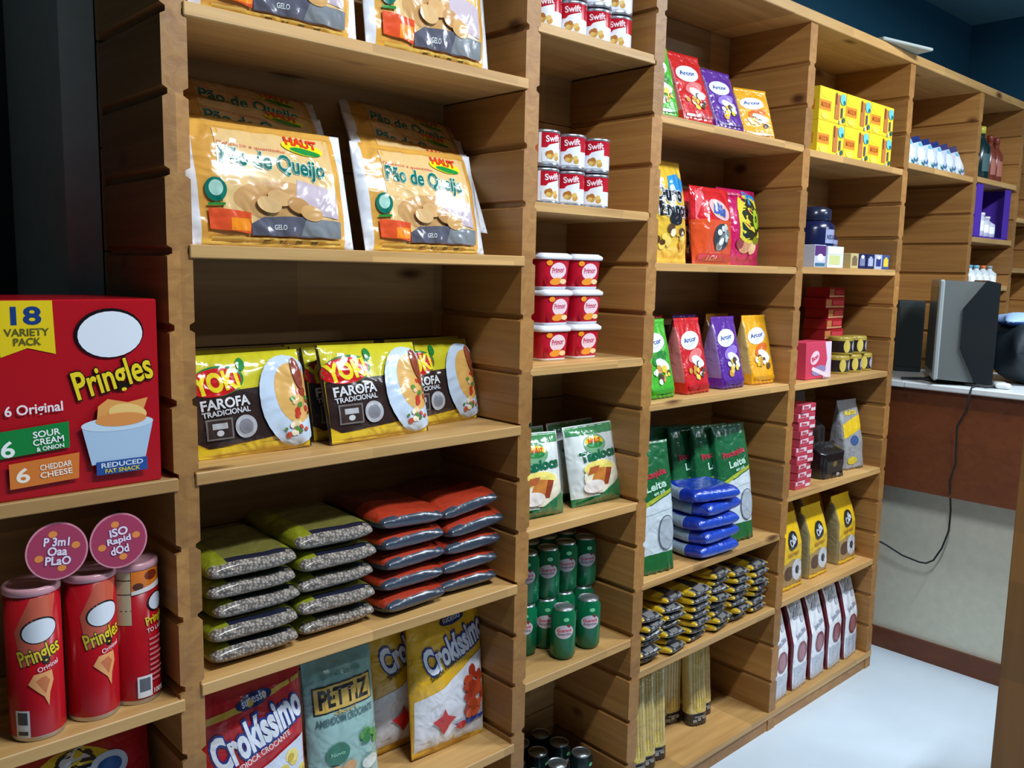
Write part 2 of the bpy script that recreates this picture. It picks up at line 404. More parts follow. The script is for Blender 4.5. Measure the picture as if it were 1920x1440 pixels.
b = MB(); pr = [(.165, .372), (.085, .275), (.085, .135), (.155, .010), (.215, .008), (.215, .362)]
b.add([(x, y, z) for x in (-.168, .168) for y, z in pr], [tuple(range(6)), tuple(range(11, 5, -1))]+[(i, 6+i, 6+(i+1) % 6, (i+1) % 6) for i in range(6)], DK, False); o = b.build('rear_housing', mon); o['label'] = 'black rear housing'
b = MB(); b.lathe([(.105, 0), (.11, .005), (.09, .012), (.03, .016), (.028, .03)], DK, 28, 0, .08); b.build('stand', mon)
place(mon, (2.80, -.045, 1.072), rz=-154); mon.scale = (1, .84, 1)
b = MB(); b.box(-.050, .050, -.055, .055, 0, .285, mat((34, 42, 42), 'matte'), .004); b.box(-.042, .042, -.058, -.055, .02, .26, mat((26, 33, 32), 'matte'))
o = place(tag(b.build('speaker'), 'tall black speaker box on the counter beside the monitor', 'speaker'), (3.05, .155, 1.072), rz=-60)
b = MB(); b.tube([(2.70, .02, 1.078), (2.76, -.03, 1.078), (2.72, -.10, 1.078), (2.78, -.16, 1.078), (2.72, -.20, 1.078), (2.70, -.27, 1.078), (2.76, -.30, 1.078)], .005, mat((40, 44, 46), 'matte'))
tag(b.build('cable'), 'dark cable snaking along the counter edge beneath the monitor', 'cable')
# dark bag
b = MB(); DKB = mat((22, 34, 42), 'paper')
lying(b, .40, .30, .24, lambda x, y, z: mat((30, 60, 140), 'paper') if z < .5 and x > .1 else DKB, seed=4, ex=.6, amp=.012)
b2 = MB(); lying(b2, .22, .16, .05, lambda x, y, z: mat((150, 180, 225), 'paper') if z > .4 else mat((40, 80, 150), 'paper'), seed=2, amp=.008)
bg = tag(b.build('bag'), 'dark bag with blue patch lying on the counter past the monitor', 'bag'); c2 = b2.build('flap', bg); c2.location = (-.08, 0, .205); c2['label'] = 'pale blue folded flap'
place(bg, (3.06, -.365, 1.072), rz=-50)
for i, (x, y, l) in enumerate([(2.735, -.315, 'small white plug lying by the counter edge'), (2.77, -.292, 'small grey plug lying behind the white one')]):
    b = MB(); lying(b, .03, .045, .022, lambda x, y, z, i=i: mat((222, 226, 228) if i == 0 else (150, 154, 156), 'gloss'), amp=.0005, n=14, m=10)
    place(tag(b.build('plug'), l, 'plug'), (x, y, 1.072), rz=30*i)

# ------------------------------------------------------------------ things on top of the unit
b = MB(); b.box(-.13, .13, -.10, .10, 0, .010, mat((176, 184, 180), 'paper'), .003)
place(tag(b.build('cardboard_sheet'), 'pale flat cardboard sheet lying on top of the shelving', 'cardboard'), (2.44, .06, 2.203), rz=-12)

# ================================================================== BAY 0
RED = (176, 18, 30)
b = MB(); b.box(-.17, .15, -.10, .10, 0, .282, mat(RED, 'gloss'), .002)
a = Art(b, boxsurf(-.10), 'gloss')
a.poly([(-.068, .281), (.004, .281), (.006, .205), (-.030, .215), (-.064, .203)], (228, 196, 30))
a.text('18', -.030, .260, .036, .024, (30, 60, 120), bold=.03)
a.text('VARIETY', -.030, .237, .056, .010, (90, 90, 40), bold=.02); a.text('PACK', -.030, .224, .034, .010, (90, 90, 40), bold=.02)
a.ell(.080, .232, .049, .037, (20, 16, 20), 3); a.ell(.081, .2305, .046, .034, (226, 230, 240), 3)
a.text('Pringles', .084, .163, .112, .052, (236, 206, 40), 14, .02, 0, .055, (30, 22, 14))
a.text('6 Original', -.026, .127, .074, .018, (240, 226, 230), 2, .02)
a.quad((-.17, .055), (.018, .069), (.018, .107), (-.17, .093), (24, 128, 60)); a.text('6', -.062, .075, .016, .022, (240, 245, 240)); a.text('SOUR', -.012, .093, .035, .009, (240, 245, 240), 4); a.text('CREAM', -.01, .082, .04, .009, (240, 245, 240), 4); a.text('& ONION', -.008, .072, .036, .006, (240, 245, 240), 4)
a.quad((-.062, .018), (.028, .022), (.03, .060), (-.062, .054), (216, 120, 50)); a.text('6', -.045, .036, .016, .020, (250, 232, 214)); a.text('CHEDDAR', -.002, .045, .042, .008, (250, 232, 214), 3); a.text('CHEESE', -.002, .034, .042, .008, (250, 232, 214), 3)
a.poly([(.055, .10), (.058, .125), (.072, .135), (.10, .128), (.13, .133), (.122, .112), (.126, .09), (.075, .078)], (226, 156, 84))
a.ell(.10, .112, .028, .014, (238, 196, 120), -10)
a.quad((.046, .038), (.124, .042), (.136, .094), (.034, .096), (172, 196, 222)); a.ell(.085, .097, .052, .011, (196, 214, 232)); a.ell(.09, .103, .037, .010, (220, 142, 76)); a.rect(.052, .022, .126, .042, (40, 80, 150)); a.text('REDUCED', .089, .036, .06, .007, (214, 224, 236)); a.text('FAT SNACK', .089, .027, .05, .006, (220, 200, 60))
place(tag(b.build('snack_box'), 'large red cardboard snack variety box with a yellow ribbon, on an upper shelf', 'box'), (-.187, .105, 1.110))

def snack_can(kind):
    b = MB(); r = .038; h = .235; rb = mat(RED, 'gloss'); sv = mat((190, 190, 196), 'metal')
    b.lathe([(r-.001, 0), (r, .003), (r, .008), (r, h-.012)], [sv, sv, rb], 40)
    a = Art(b, cansurf(r), 'gloss', .0003, .00012)
    if kind != 'back':
        for q in (0,):
            a.poly([(-.022, .115), (.012, .135), (.03, .235-.015), (-.006, .235-.015), (-.03, .17)], (206, 92, 66))
        a.ell(.004, .170, .026, .0195, (20, 16, 20), 12); a.ell(.0045, .1695, .0238, .0172, (222, 226, 236), 12)
        a.text('Pringles', .004, .132, .058, .030, (232, 202, 40), 14, .02, 0, .06, (30, 22, 14))
        a.text('Original', .014, .112, .030, .010, (250, 200, 206), 14, .02)
        a.poly([(-.014, .090), (-.006, .104), (.018, .106), (.020, .090), (.014, .072), (.012, .052), (.006, .068)], (232, 158, 96))
        a.poly([(-.004, .094), (.008, .100), (.015, .092), (.008, .072)], (200, 110, 60))
        if kind == 'front':
            a.rect(-.034, .008, -.014, .050, (226, 224, 226)); a.rect(-.031, .028, -.017, .047, (60, 60, 66)); a.rect(-.031, .012, -.017, .018, (60, 60, 66))
    else:
        a.rect(-.036, .135, -.013, .222, (206, 190, 150))
        for z in (.158, .185, .208): a.rect(-.036, z, -.013, z+.0015, (60, 40, 30), 3)
        a.poly([(-.012, .190), (.04, .195), (.04, .222), (-.012, .222)], (226, 120, 30)); a.ell(.02, .212, .012, .008, (120, 40, 20)); a.ell(-.002, .197, .008, .006, (90, 40, 24))
        a.quad((-.012, .184), (.04, .190), (.04, .200), (-.012, .190), (232, 224, 220))
        a.ell(.028, .166, .017, .016, (22, 16, 18)); a.ell(.029, .166, .0155, .014, (222, 226, 236))
        a.text('Pringles', .030, .138, .044, .018, (232, 202, 40), 10, .03)
        a.text('TO LAST', .026, .122, .034, .007, (236, 210, 214), 4)
        for i in range(9): a.rect(.012, .104-i*.0085, .012+.026-.004*(i % 3), .1075-i*.0085, (220, 120, 126), 3)
        a.rect(-.008, .012, .014, .048, (226, 224, 226)); a.rect(-.005, .022, .011, .044, (90, 92, 98)); a.text('100%', .026, .018, .018, .008, (240, 230, 230))
    o = b.build('snack_can')
    c = MB(); c.lathe([(r-.002, h-.014), (r+.0012, h-.012), (r+.0012, h-.004), (r-.002, h-.001), (r-.006, h-.003)], mat((206, 150, 160), 'gloss'), 40)
    l = c.build('lid', o); l['label'] = 'translucent pink plastic lid'; return o
for kind, loc, rz, lab in (('front', (-.218, .048, .741), -8, 'tall red snack can with a barcode, furthest from the wooden upright'), ('mid', (-.136, .054, .741), 6, 'tall red snack can in the middle of the three'), ('back', (-.068, .062, .741), -4, 'tall red snack can turned to its ingredients text, next to the upright')):
    o = snack_can(kind); place(tag(o, lab, 'can', 'tall red snack cans'), loc, rz)
for cx, cz, lines, lab in ((-.190, .0445, ('P 3m1', 'Oaa', 'PLaO'), 'round pink promotional disc, the lower one of the pair on the red cans'), (-.103, .047, ('iSO', 'Rapid', 'dOd'), 'round pink promotional disc, the higher one of the pair near the upright')):
    b = MB(); n = 48; r = .0425; pk = mat((186, 84, 112), 'print')
    b.add([(r*math.cos(2*math.pi*i/n), y, r*math.sin(2*math.pi*i/n)) for y in (-.001, .001) for i in range(n)], [tuple(range(n))[::-1], tuple(range(n, 2*n))]+[(i, (i+1) % n, n+(i+1) % n, n+i) for i in range(n)], mat((206, 130, 150), 'print'), False)
    a = Art(b, boxsurf(-.001), 'print', .0003, .0001)
    a.ell(0, 0, .040, .040, (160, 50, 84))
    for t in (10, 100, 195, 280): a.ell(.026*math.cos(R(t)), .026*math.sin(R(t)), .006, .005, (222, 134, 60))
    for i, t in enumerate(lines): a.text(t, 0, .014-.014*i, .034 if len(t) > 3 else .026, .012, (228, 214, 228), -8 if cx < -.15 else 6, .03, 0, .07, (120, 40, 110))
    place(tag(b.build('promotion_disc'), lab, 'sign', 'pink promotional discs'), (cx, .012, .741+.235+cz+.004 if cx < -.15 else .741+.235+cz), 0, 4)
# big red snack bag low down
b = MB(); s = bag(b, .30, .30, lens(.11, .06), lambda u, v, f: (190, 20, 34), seed=3, amp=.004)
a = Art(b, s); a.ell(.02, .225, .075, .05, (232, 200, 30)); a.text('S', .03, .235, .05, .07, (226, 230, 238), 20, .03, 0, .08, (16, 20, 30)); a.ell(.075, .235, .03, .022, (216, 226, 240)); a.ell(.075, .235, .020, .013, (40, 90, 160)); a.text('41', -.075, .225, .03, .022, (214, 210, 216), 20)
place(tag(b.build('snack_bag'), 'red snack bag with yellow emblem on the lowest visible shelf under the red cans', 'bag'), (-.185, .08, .39), 0, 8)

# ================================================================== BAY 1
def pao():
    b = MB(); w, h = .305, .212
    def cf(u, v, f):
        if abs(u) > .86: return (226, 228, 236)
        if not f: return (206, 190, 160)
        if v < .07: return (222, 176, 70)
        return (222, 164, 74)
    s = bag(b, w, h, lens(.050, .03, 4, .8, .45), cf, 'shrink', 34, 34, .0026, 5)
    a = Art(b, s, 'shrink')
    a.rect(-.098, .035, .118, .196, (226, 188, 128)); a.ell(.01, .075, .09, .034, (204, 156, 100)); a.quad((.03, .06), (.118, .05), (.118, .10), (.04, .115), (196, 180, 190))
    a.text('Delicioso e quentinho', -.035, .165, .12, .008, (220, 110, 90), -3, 0)
    a.text('Pão de Queijo', .002, .138, .190, .038, (0, 104, 92), -4, .025, 0, .05, (196, 226, 214))
    a.ell(.062, .174, .040, .013, (240, 222, 30), -6); a.ell(.066, .168, .030, .006, (20, 140, 60), -6); a.text('HAUT', .062, .185, .06, .016, (222, 60, 30), -4, .05)
    a.ell(-.108, .088, .017, .020, (14, 110, 92)); a.ell(-.108, .090, .011, .013, (170, 214, 200)); a.rect(-.122, .062, -.095, .066, (40, 140, 60), 4)
    a.quad((-.122, .024), (-.052, .018), (-.052, .052), (-.122, .058), (224, 84, 44)); a.rect(-.088, .022, -.054, .042, (240, 140, 30), 4)
    a.poly([(-.05, .016), (.07, .016), (.092, .04), (.05, .05), (-.03, .046), (-.052, .034)], (92, 92, 106)); a.quad((.04, .018), (.12, .016), (.12, .045), (.05, .048), (128, 134, 140)); a.text('GELO', .0, .030, .022, .008, (214, 220, 226))
    for x, y, c in ((.0, .078, (214, 168, 112)), (.035, .068, (190, 140, 86)), (.06, .056, (206, 160, 100)), (-.02, .066, (220, 180, 126))): a.ell(x, y, .022, .013, c, -12)
    a.rect(-.12, .004, .12, .012, (226, 190, 90))
    for i in range(4): a.rect(-.03+i*.03, .006, -.018+i*.03, .009, (90, 80, 50), 2)
    return b.build('frozen_bread_pack')
P0 = pao(); G = 'yellow cheese bread packs'
place(tag(P0, 'yellow cheese bread pack standing in front of its stack beside the left upright', 'food pack', G), (.185, .040, 1.476), 0, 14)
P0['label'] = 'upright yellow cheese bread pack at the front, nearest the first upright'
again(P0, 'upright yellow cheese bread pack at the front, nearest the tubs upright', (.515, .048, 1.476), 0, 15, scale=(.96, 1, 1))
for cx, dz, sc, who in ((.19, 0, 1, 'stack nearest the first upright'), (.535, .005, .96, 'stack nearest the red tubs')):
    for k, q in enumerate(('lowest strip', 'middle strip', 'top strip')):
        again(P0, 'cheese bread pack behind the upright one, %s, %s' % (q, who), (cx+.004+.010*k*(1 if cx < .3 else 1.4),  .070+.040*k, 1.476+.050+.050*k+dz), 0, (28, 33, 38)[k], (2, 4, 5)[k] if cx < .3 else (4, 7, 9)[k], scale=(sc, .75, .92))
again(P0, 'yellow cheese bread pack on the uppermost visible shelf, nearest the first upright', (.190, .036, 1.836), 0, 6)
again(P0, 'yellow cheese bread pack on the uppermost visible shelf, nearest the drinks cans', (.512, .040, 1.836), 0, 8, scale=(.96, 1, 1.2))

def farofa():
    b = MB(); w, h = .215, .182
    def cf(u, v, f):
        if abs(u) > .965 or not f: return (46, 36, 26)
        return (206, 196, 42) if v > .60 else (226, 186, 40)
    s = bag(b, w, h, lens(.042, .03, 4, .8, .45), cf, 'shrink', 30, 30, .002, 8)
    a = Art(b, s, 'shrink')
    a.poly([(-.103, .112), (-.104, .03), (-.085, .018), (.045, .028), (.045, .118)], (52, 36, 32)); a.rect(-.105, .003, .10, .018, (230, 196, 40))
    a.ell(-.060, .133, .047, .027, (30, 130, 60), 6); a.ell(-.064, .131, .046, .025, (206, 26, 30), 6); a.ell(-.015, .160, .008, .012, (30, 130, 60))
    a.text('YOKI', -.062, .131, .074, .032, (246, 222, 40), 8, .05)
    a.text('FAROFA', -.052, .094, .082, .017, (226, 226, 230), 3, .03); a.text('TRADICIONAL', -.052, .078, .082, .009, (206, 206, 212), 3, .03)
    a.rect(-.09, .032, -.045, .068, (120, 112, 110)); a.rect(-.087, .035, -.048, .065, (62, 48, 44)); a.rect(-.08, .05, -.055, .060, (190, 190, 194), 3); a.ell(-.068, .043, .006, .005, (214, 214, 218)); a.ell(-.022, .050, .020, .020, (176, 176, 182)); a.ell(-.022, .050, .013, .013, (130, 130, 138))
    a.ell(.070, .088, .062, .084, (196, 212, 232), 6); a.ell(.078, .100, .040, .056, (222, 172, 96), 8); a.blobs(.082, .075, .026, .035, 16, [(200, 60, 40), (90, 140, 60), (226, 196, 150), (150, 60, 36)], .006, 3); a.blobs(.072, .034, .024, .016, 12, [(206, 80, 50), (240, 226, 200), (90, 130, 60)], .005, 5)
    a.ell(.088, .135, .010, .03, (150, 70, 50), 10)
    return b.build('farofa_pack')
F0 = farofa(); G = 'brown and yellow toasted flour packs'
place(tag(F0, 'toasted cassava flour pack standing in front, nearest the first upright', 'food pack', G), (.158, .075, 1.114), -2, 14, -1)
again(F0, 'toasted cassava flour pack standing in front, in the middle of the shelf', (.415, .062, 1.114), 4, 16, 1, scale=(1.12, 1, 1.04))
again(F0, 'toasted cassava flour pack at the row end, its side behind the middle one', (.610, .118, 1.114), 4, 13, 0)
again(F0, 'toasted cassava flour pack hidden behind the one nearest the first upright', (.178, .145, 1.114), 0, 14)
again(F0, 'toasted cassava flour pack directly behind the middle one, offset to the side', (.395, .110, 1.114), 2, 14)
again(F0, 'toasted cassava flour pack third in the middle file, against the back', (.385, .170, 1.114), 0, 10)
again(F0, 'toasted cassava flour pack behind the one at the row end', (.622, .175, 1.114), 2, 10)

def grainbag():
    b = MB(); G1 = mat((150, 138, 128), 'grain'); GY = mat((128, 132, 28), 'film'); NV = mat((22, 26, 46), 'film'); OL = mat((110, 104, 50), 'film')
    def cf(x, y, z):
        if y < -.93: return NV if z > .92 else G1
        if z > .80 and y < -.80 and x > -.5: return NV
        if z < .80 and y < -.85 and x > -.95: return G1
        return GY if (z < .9 or x < -.5) else OL
    lying(b, .170, .235, .041, cf, seed=1, amp=.0018, n=34, m=30, ex=.45); return b.build('grain_bag')
def beanbag():
    b = MB(); O = mat((166, 52, 30), 'film'); N_ = mat((52, 62, 78), 'film'); K = mat((96, 28, 22), 'film')
    def cf(x, y, z):
        if z < .50 or (y < -.90 and z < .74): return N_
        if y < -.2: return O
        return K
    lying(b, .160, .235, .044, cf, seed=6, amp=.0024, n=30, m=30, ex=.5)
    # fringe of dark beans showing through the clear band
    a = Art(b, lambda p, q, off=0: (p, -.1165-off, q)); return b.build('bean_bag')
G0 = grainbag(); B0 = beanbag(); first = True; firstb = True
ORD = ('lowest', 'second from below', 'middle', 'second from the top', 'top')
g = random.Random(4)
for cx, who in ((.132, 'column by the first upright'), (.293, 'column next to the orange bags')):
    for k in range(5):
        lab = 'silvery grain bag, %s in the %s' % (ORD[k], who)
        loc = (cx+g.uniform(-.006, .006), .145+g.uniform(-.006, .008), .757+.0375*k+(.004 if cx > .2 else 0)*k); rz = g.uniform(-2, 2)
        if first: place(tag(G0, lab, 'food bag', 'stacked grain bags'), loc, rz); first = False
        else: again(G0, lab, loc, rz)
for cx, who in ((.470, 'column next to the grain bags'), (.632, 'column by the drinks can upright')):
    for k in range(5):
        lab = 'orange bean bag, %s in the %s' % (ORD[k], who)
        loc = (cx+g.uniform(-.006, .006), .145+g.uniform(-.01, .008), .757+.042*k); rz = g.uniform(-3, 3); rl = 0
        if k == 4: rl = -7 if cx > .6 else 3
        if k == 3 and cx > .6: rl = -4
        if firstb: place(tag(B0, lab, 'food bag', 'stacked orange bean bags'), loc, rz); firstb = False
        else: again(B0, lab, loc, rz, 0, rl)

def crok(main, sub, kind):
    b = MB(); w, h = .205, .325
    def cf(u, v, f):
        return main
    s = bag(b, w, h, lens(.062, .04, 3, .75, .5), cf, 'film', 28, 40, .003, 11)
    a = Art(b, s)
    if kind == 'red':
        a.quad((-.098, .255), (.098, .288), (.098, .296), (-.098, .268), (190, 160, 60)); a.ell(.0, .280, .036, .013, (24, 40, 96), 8); a.text('sucesso', .0, .280, .05, .010, (190, 200, 226), 8)
        a.text('Crokíssimo', .004, .226, .180, .058, (226, 230, 242), 18, .04, .1, .10, (30, 52, 130))
        a.quad((-.07, .152), (.07, .196), (.07, .206), (-.07, .166), (206, 40, 50)); a.text('MANDIOCA CROCANTE', 0, .182, .13, .011, (236, 214, 216), 17)
        a.poly([(-.09, .02), (.092, .02), (.094, .185), (.04, .170), (-.05, .135), (-.085, .10)], (206, 214, 230)); a.blobs(.05, .12, .035, .04, 18, [(226, 200, 90), (240, 222, 130), (206, 170, 60)], .013, 2)
    else:
        a.poly([(-.098, .012), (.098, .012), (.098, .205), (.05, .190), (-.03, .145), (-.096, .125)], (222, 222, 230))
        a.ell(.01, .288, .036, .012, (24, 40, 96), 8); a.text('sucesso', .01, .288, .05, .009, (190, 200, 226), 8)
        a.text('Crokíssimo', .014, .232, .180, .054, (226, 230, 242), 20, .04, .1, .10, (30, 52, 130))
        a.text('SABOR PIMENTA', -.02, .186, .09, .010, (60, 60, 40), 22)
        a.blobs(.058, .115, .030, .055, 30, [(196, 70, 36), (214, 92, 50), (170, 50, 26)], .014, 6); a.quad((.0, .055), (.098, .06), (.09, .052), (.02, .044), (40, 60, 150)); a.poly([(-.06, .075), (-.035, .085), (-.03, .10), (-.02, .082), (.005, .072), (-.015, .06), (-.03, .04), (-.04, .058)], (190, 30, 34)); a.ell(.02, .05, .014, .009, (190, 34, 34))
    return b.build('snack_bag')
C1 = crok((178, 22, 32), None, 'red'); place(tag(C1, 'red crunchy snack bag with big white lettering beside the first upright', 'bag', 'crunchy snack bags'), (.138, .055, .382), 0, 6)
C2 = crok((224, 172, 34), None, 'yellow'); place(tag(C2, 'yellow and white crunchy snack bag standing in front, red crisps pictured', 'bag', 'crunchy snack bags'), (.612, .085, .382), 0, 9, 3)
again(C2, 'yellow and white crunchy snack bag half hidden behind its twin', (.555, .155, .385), 0, 8, 0)
b = MB(); s = bag(b, .158, .305, lens(.05, .04, 3, .75, .5), lambda u, v, f: (124, 164, 160) if v > .78 else ((150, 186, 182) if v > .3 else (160, 194, 188)), 'film', 24, 36, .0025, 14)
a = Art(b, s); a.rect(-.066, .196, .066, .250, (30, 26, 22)); a.rect(-.063, .199, .063, .247, (206, 168, 80)); a.text('PETTIZ', 0, .224, .108, .034, (30, 26, 24), 0, .03)
a.text('dori', .0, .193, .05, .008, (196, 160, 80)); a.text('AMENDOIM CROCANTE', 0, .180, .130, .014, (70, 100, 104), 0, .02)
a.text('Sabor cebola e salsa', 0, .268, .09, .010, (96, 140, 130)); a.ell(-.025, .112, .026, .022, (30, 110, 84)); a.text('Novo', -.025, .112, .03, .008, (140, 200, 170)); a.blobs(.05, .12, .02, .018, 12, [(40, 120, 50), (80, 150, 60)], .008, 4); a.ell(-.035, .075, .022, .013, (206, 150, 100)); a.ell(0, .078, .016, .013, (214, 160, 106)); a.ell(.05, .07, .02, .014, (226, 230, 226)); a.blobs(0, .04, .06, .015, 10, [(190, 140, 90), (60, 120, 60)], .008, 8)
place(tag(b.build('snack_bag'), 'pale green peanut bag with a yellow name panel, between the red and yellow bags', 'bag'), (.332, .065, .382), 0, 7)

# ================================================================== BAY 2
def sausage_can():
    b = MB(); r, h = .0365, .080; sv = mat((186, 190, 200), 'metal'); R_ = mat((186, 26, 44), 'gloss'); W_ = mat((222, 224, 232), 'gloss')
    b.lathe([(r-.003, 0), (r, .002), (r, .005), (r-.0006, .008), (r-.0006, .040), (r-.0006, h-.008), (r, h-.006), (r, h-.002), (r-.003, h-.001), (r-.005, h-.004)], [sv, sv, sv, W_, R_, sv, sv, sv, sv], 32)
    a = Art(b, cansurf(r), 'gloss', .0003, .0001)
    a.rect(-.058, .010, -.026, .070, (206, 110, 70)); a.rect(-.030, .008, -.024, .072, (226, 226, 232), 4)
    a.poly([(-.022, .030), (-.006, .046), (.024, .054), (.024, .010), (-.022, .010)], (226, 230, 238)); a.text('Swift', .004, .060, .036, .013, (240, 214, 222), 6, .03)
    a.blobs(.002, .022, .014, .008, 9, [(196, 150, 70), (170, 110, 50), (214, 180, 100)], .006, 4)
    o = b.build('sausage_can')
    c = MB(); c.lathe([(r-.005, h-.0045), (.001, h-.0042)], mat((170, 174, 182), 'metal'), 32, caps=False); c.box(-.006, .006, -.022, -.004, h-.0042, h-.003, mat((200, 204, 210), 'metal')); c.build('lid', o); return o
S0 = sausage_can(); n = 0
for k in range(2):
    for i, (x, rz, nm) in enumerate(((.846, -14, 'nearest upright column'), (.930, -42, 'centre column'), (1.014, -48, 'far column'))):
        lab = 'red and white food can, %s layer, %s, shelf above the tubs' % (('bottom', 'top')[k], nm)
        if n == 0: place(tag(S0, lab, 'can', 'red and white food cans'), (x, .066, 1.591), rz)
        else: again(S0, lab, (x, .066, 1.591+.0815*k), rz)
        n += 1
for k in range(2):
    for i, (x, y, rz) in enumerate(((.842, .066, -50), (.922, .066, -44), (1.004, .066, -46), (1.080, .068, -50))):
        again(S0, 'red and white food can on the uppermost visible shelf, %s layer, %s' % (('bottom', 'upper')[k], ('nearest upright', 'second from the upright', 'third from the upright', 'last of the row')[i]), (x, y, 1.956+.0815*k), rz)
def tub():
    b = MB(); h = .074; m = mat((188, 20, 44), 'gloss'); wh = mat((224, 226, 236), 'gloss'); n = 40; vs = []; fs = []; ms = []
    hwf = lambda z: .0385+.0065*z/h
    Z = [0, .002, .006, .03, .055, h]
    for z in Z:
        for i in range(n): t = 2*math.pi*i/n; q = hwf(z)-(.002 if z == 0 else 0); vs.append((q*sgn(math.cos(t), .4), q*sgn(math.sin(t), .4), z))
    for k in range(len(Z)-1):
        for i in range(n): fs.append((k*n+i, k*n+(i+1) % n, (k+1)*n+(i+1) % n, (k+1)*n+i)); ms.append(wh if k < 2 else m)
    fs.append(tuple(range(n))[::-1]); ms.append(wh); b.add(vs, fs, ms)
    a = Art(b, lambda p, q, off=0: (p, -hwf(q)-off, q), 'gloss', .0004, .00015)
    a.ell(.004, .042, .023, .019, (240, 212, 222), 8); a.text('Primor', .004, .044, .034, .012, (196, 60, 96), 4, .03); a.ell(-.022, .060, .009, .006, (236, 150, 40)); a.ell(.0, .018, .018, .008, (240, 150, 50), 8); a.ell(.02, .018, .009, .006, (244, 214, 160)); a.ell(-.028, .02, .007, .01, (150, 10, 30))
    o = b.build('margarine_tub')
    c = MB(); vs = []; fs = []
    for q, z in ((.047, h-.006), (.049, h-.004), (.049, h+.002), (.044, h+.006), (.040, h+.0085)):
        for i in range(n): t = 2*math.pi*i/n; vs.append((q*sgn(math.cos(t), .35), q*sgn(math.sin(t), .35), z))
    for k in range(4):
        for i in range(n): fs.append((k*n+i, k*n+(i+1) % n, (k+1)*n+(i+1) % n, (k+1)*n+i))
    fs.append(tuple(4*n+i for i in range(n))); c.add(vs, fs, wh); l = c.build('lid', o); l['label'] = 'white snap-on lid'; return o
T0 = tub(); n = 0
for k in range(3):
    for x, nm in ((.905, 'near stack'), (1.012, 'far stack')):
        lab = 'red margarine tub with white lid, %s of the %s' % (('bottom', 'middle', 'top')[k], nm)
        if n == 0: place(tag(T0, lab, 'tub', 'red margarine tubs'), (x, .105, 1.239), -6)
        else: again(T0, lab, (x+(0, .002, -.003)[k], .105, 1.239+.0828*k), -6+(0, 3, -2)[k])
        n += 1
def tapioca():
    b = MB(); w, h = .168, .200
    s = bag(b, w, h, lens(.045, .035, 3.5, .75, .45), lambda u, v, f: ((220, 226, 224) if v > .1 else (30, 120, 70)) if f else (60, 100, 70), 'shrink', 26, 28, .0022, 21)
    a = Art(b, s, 'shrink'); a.quad((-.08, .175), (.08, .175), (.08, .197), (-.08, .197), (70, 140, 90)); a.ell(.0, .150, .036, .025, (120, 170, 130)); a.ell(.0, .156, .03, .013, (236, 196, 40)); a.ell(0, .148, .026, .008, (40, 130, 60)); a.text('HAUT', 0, .158, .04, .010, (214, 60, 30), 0, .04)
    a.text('Tapioca', .006, .120, .120, .030, (20, 104, 70), 4, .05); a.ell(.01, .068, .060, .042, (240, 232, 206)); a.ell(0, .09, .05, .018, (244, 226, 120)); a.poly([(-.03, .05), (.03, .045), (.042, .085), (-.012, .092)], (206, 130, 60)); a.poly([(.012, .046), (.03, .045), (.042, .085), (.024, .088)], (150, 66, 40)); a.poly([(-.04, .075), (-.01, .08), (0, .096), (-.03, .094)], (190, 100, 56)); a.quad((-.08, .006), (.08, .006), (.08, .06), (.0, .02), (36, 116, 70)); a.ell(-.02, .046, .035, .016, (236, 226, 220))
    return b.build('tapioca_pack')
Q0 = tapioca(); place(tag(Q0, 'white and green tapioca pack in front, partly hidden by the upright', 'food pack', 'white and green tapioca packs'), (.848, .062, .872), -4, 12, 2)
again(Q0, 'white and green tapioca pack in front, at the open end of the shelf', (1.060, .062, .872), -4, 12, -1)
for k, (x, y) in enumerate(((.868, .118), (.880, .168))): again(Q0, 'white and green tapioca pack, %s behind the half hidden front one' % ('first', 'second')[k], (x, y, .872), 0, 10)
again(Q0, 'white and green tapioca pack directly behind the one at the open end', (1.055, .125, .872), 0, 10)

def soda(body, lab, lidc):
    b = MB(); r, h = .031, .128; G_ = mat(body, 'gloss'); sv = mat(lidc, 'metal')
    b.lathe([(r-.008, 0), (r-.006, .002), (r, .012), (r, h-.016), (r-.006, h-.005), (r-.006, h-.002)], [G_]*4+[sv], 36)
    a = Art(b, cansurf(r), 'gloss', .0003, .0001)
    if lab:
        a.ell(.0, .074, .024, .017, (206, 190, 200), 6); a.text('Guaraná', .0, .078, .036, .008, (200, 60, 70), 4, .03); a.text('Antarctica', 0, .069, .034, .007, (120, 90, 100), 4, .02); a.poly([(.004, .090), (.016, .094), (.012, .084)], (130, 20, 30)); a.ell(.004, .105, .007, .005, (120, 210, 150))
    o = b.build('soda_can')
    c = MB(); c.lathe([(r-.006, h-.0022), (r-.0055, h), (r-.0075, h), (r-.009, h-.004), (.001, h-.004)], mat((196, 202, 208), 'metal'), 36, caps=False); t_ = MB(); t_.box(-.007, .007, -.004, .014, h-.004, h-.0026, mat((210, 214, 220), 'metal')); t_.build('ring_pull', o); l = c.build('lid', o); l['label'] = 'silver lid'; return o
K0 = soda((10, 104, 66), True, (190, 196, 200)); n = 0
place(tag(K0, 'green soft drink can standing alone in front, nearer the upright', 'can', 'green soft drink cans'), (.938, .050, .511), -40)
again(K0, 'green soft drink can standing alone in front, farther one', (1.030, .052, .511), -36)
for row, yy in (('front row', .122), ('second row', .188), ('rear row', .2385)):
    for k in range(2):
        if row == 'rear row' and k == 0: continue
        if row == 'rear row': continue
        for i in range(5):
            again(K0, 'green soft drink can of the %s, %s layer, %s' % (row, ('bottom', 'top')[k], ('nearest the upright', 'second along', 'third along', 'fourth along', 'last along')[i]), (.812+.068*i+(.004 if k else 0), yy+.004*(i % 2), .511+.1285*k), 5*i-52)
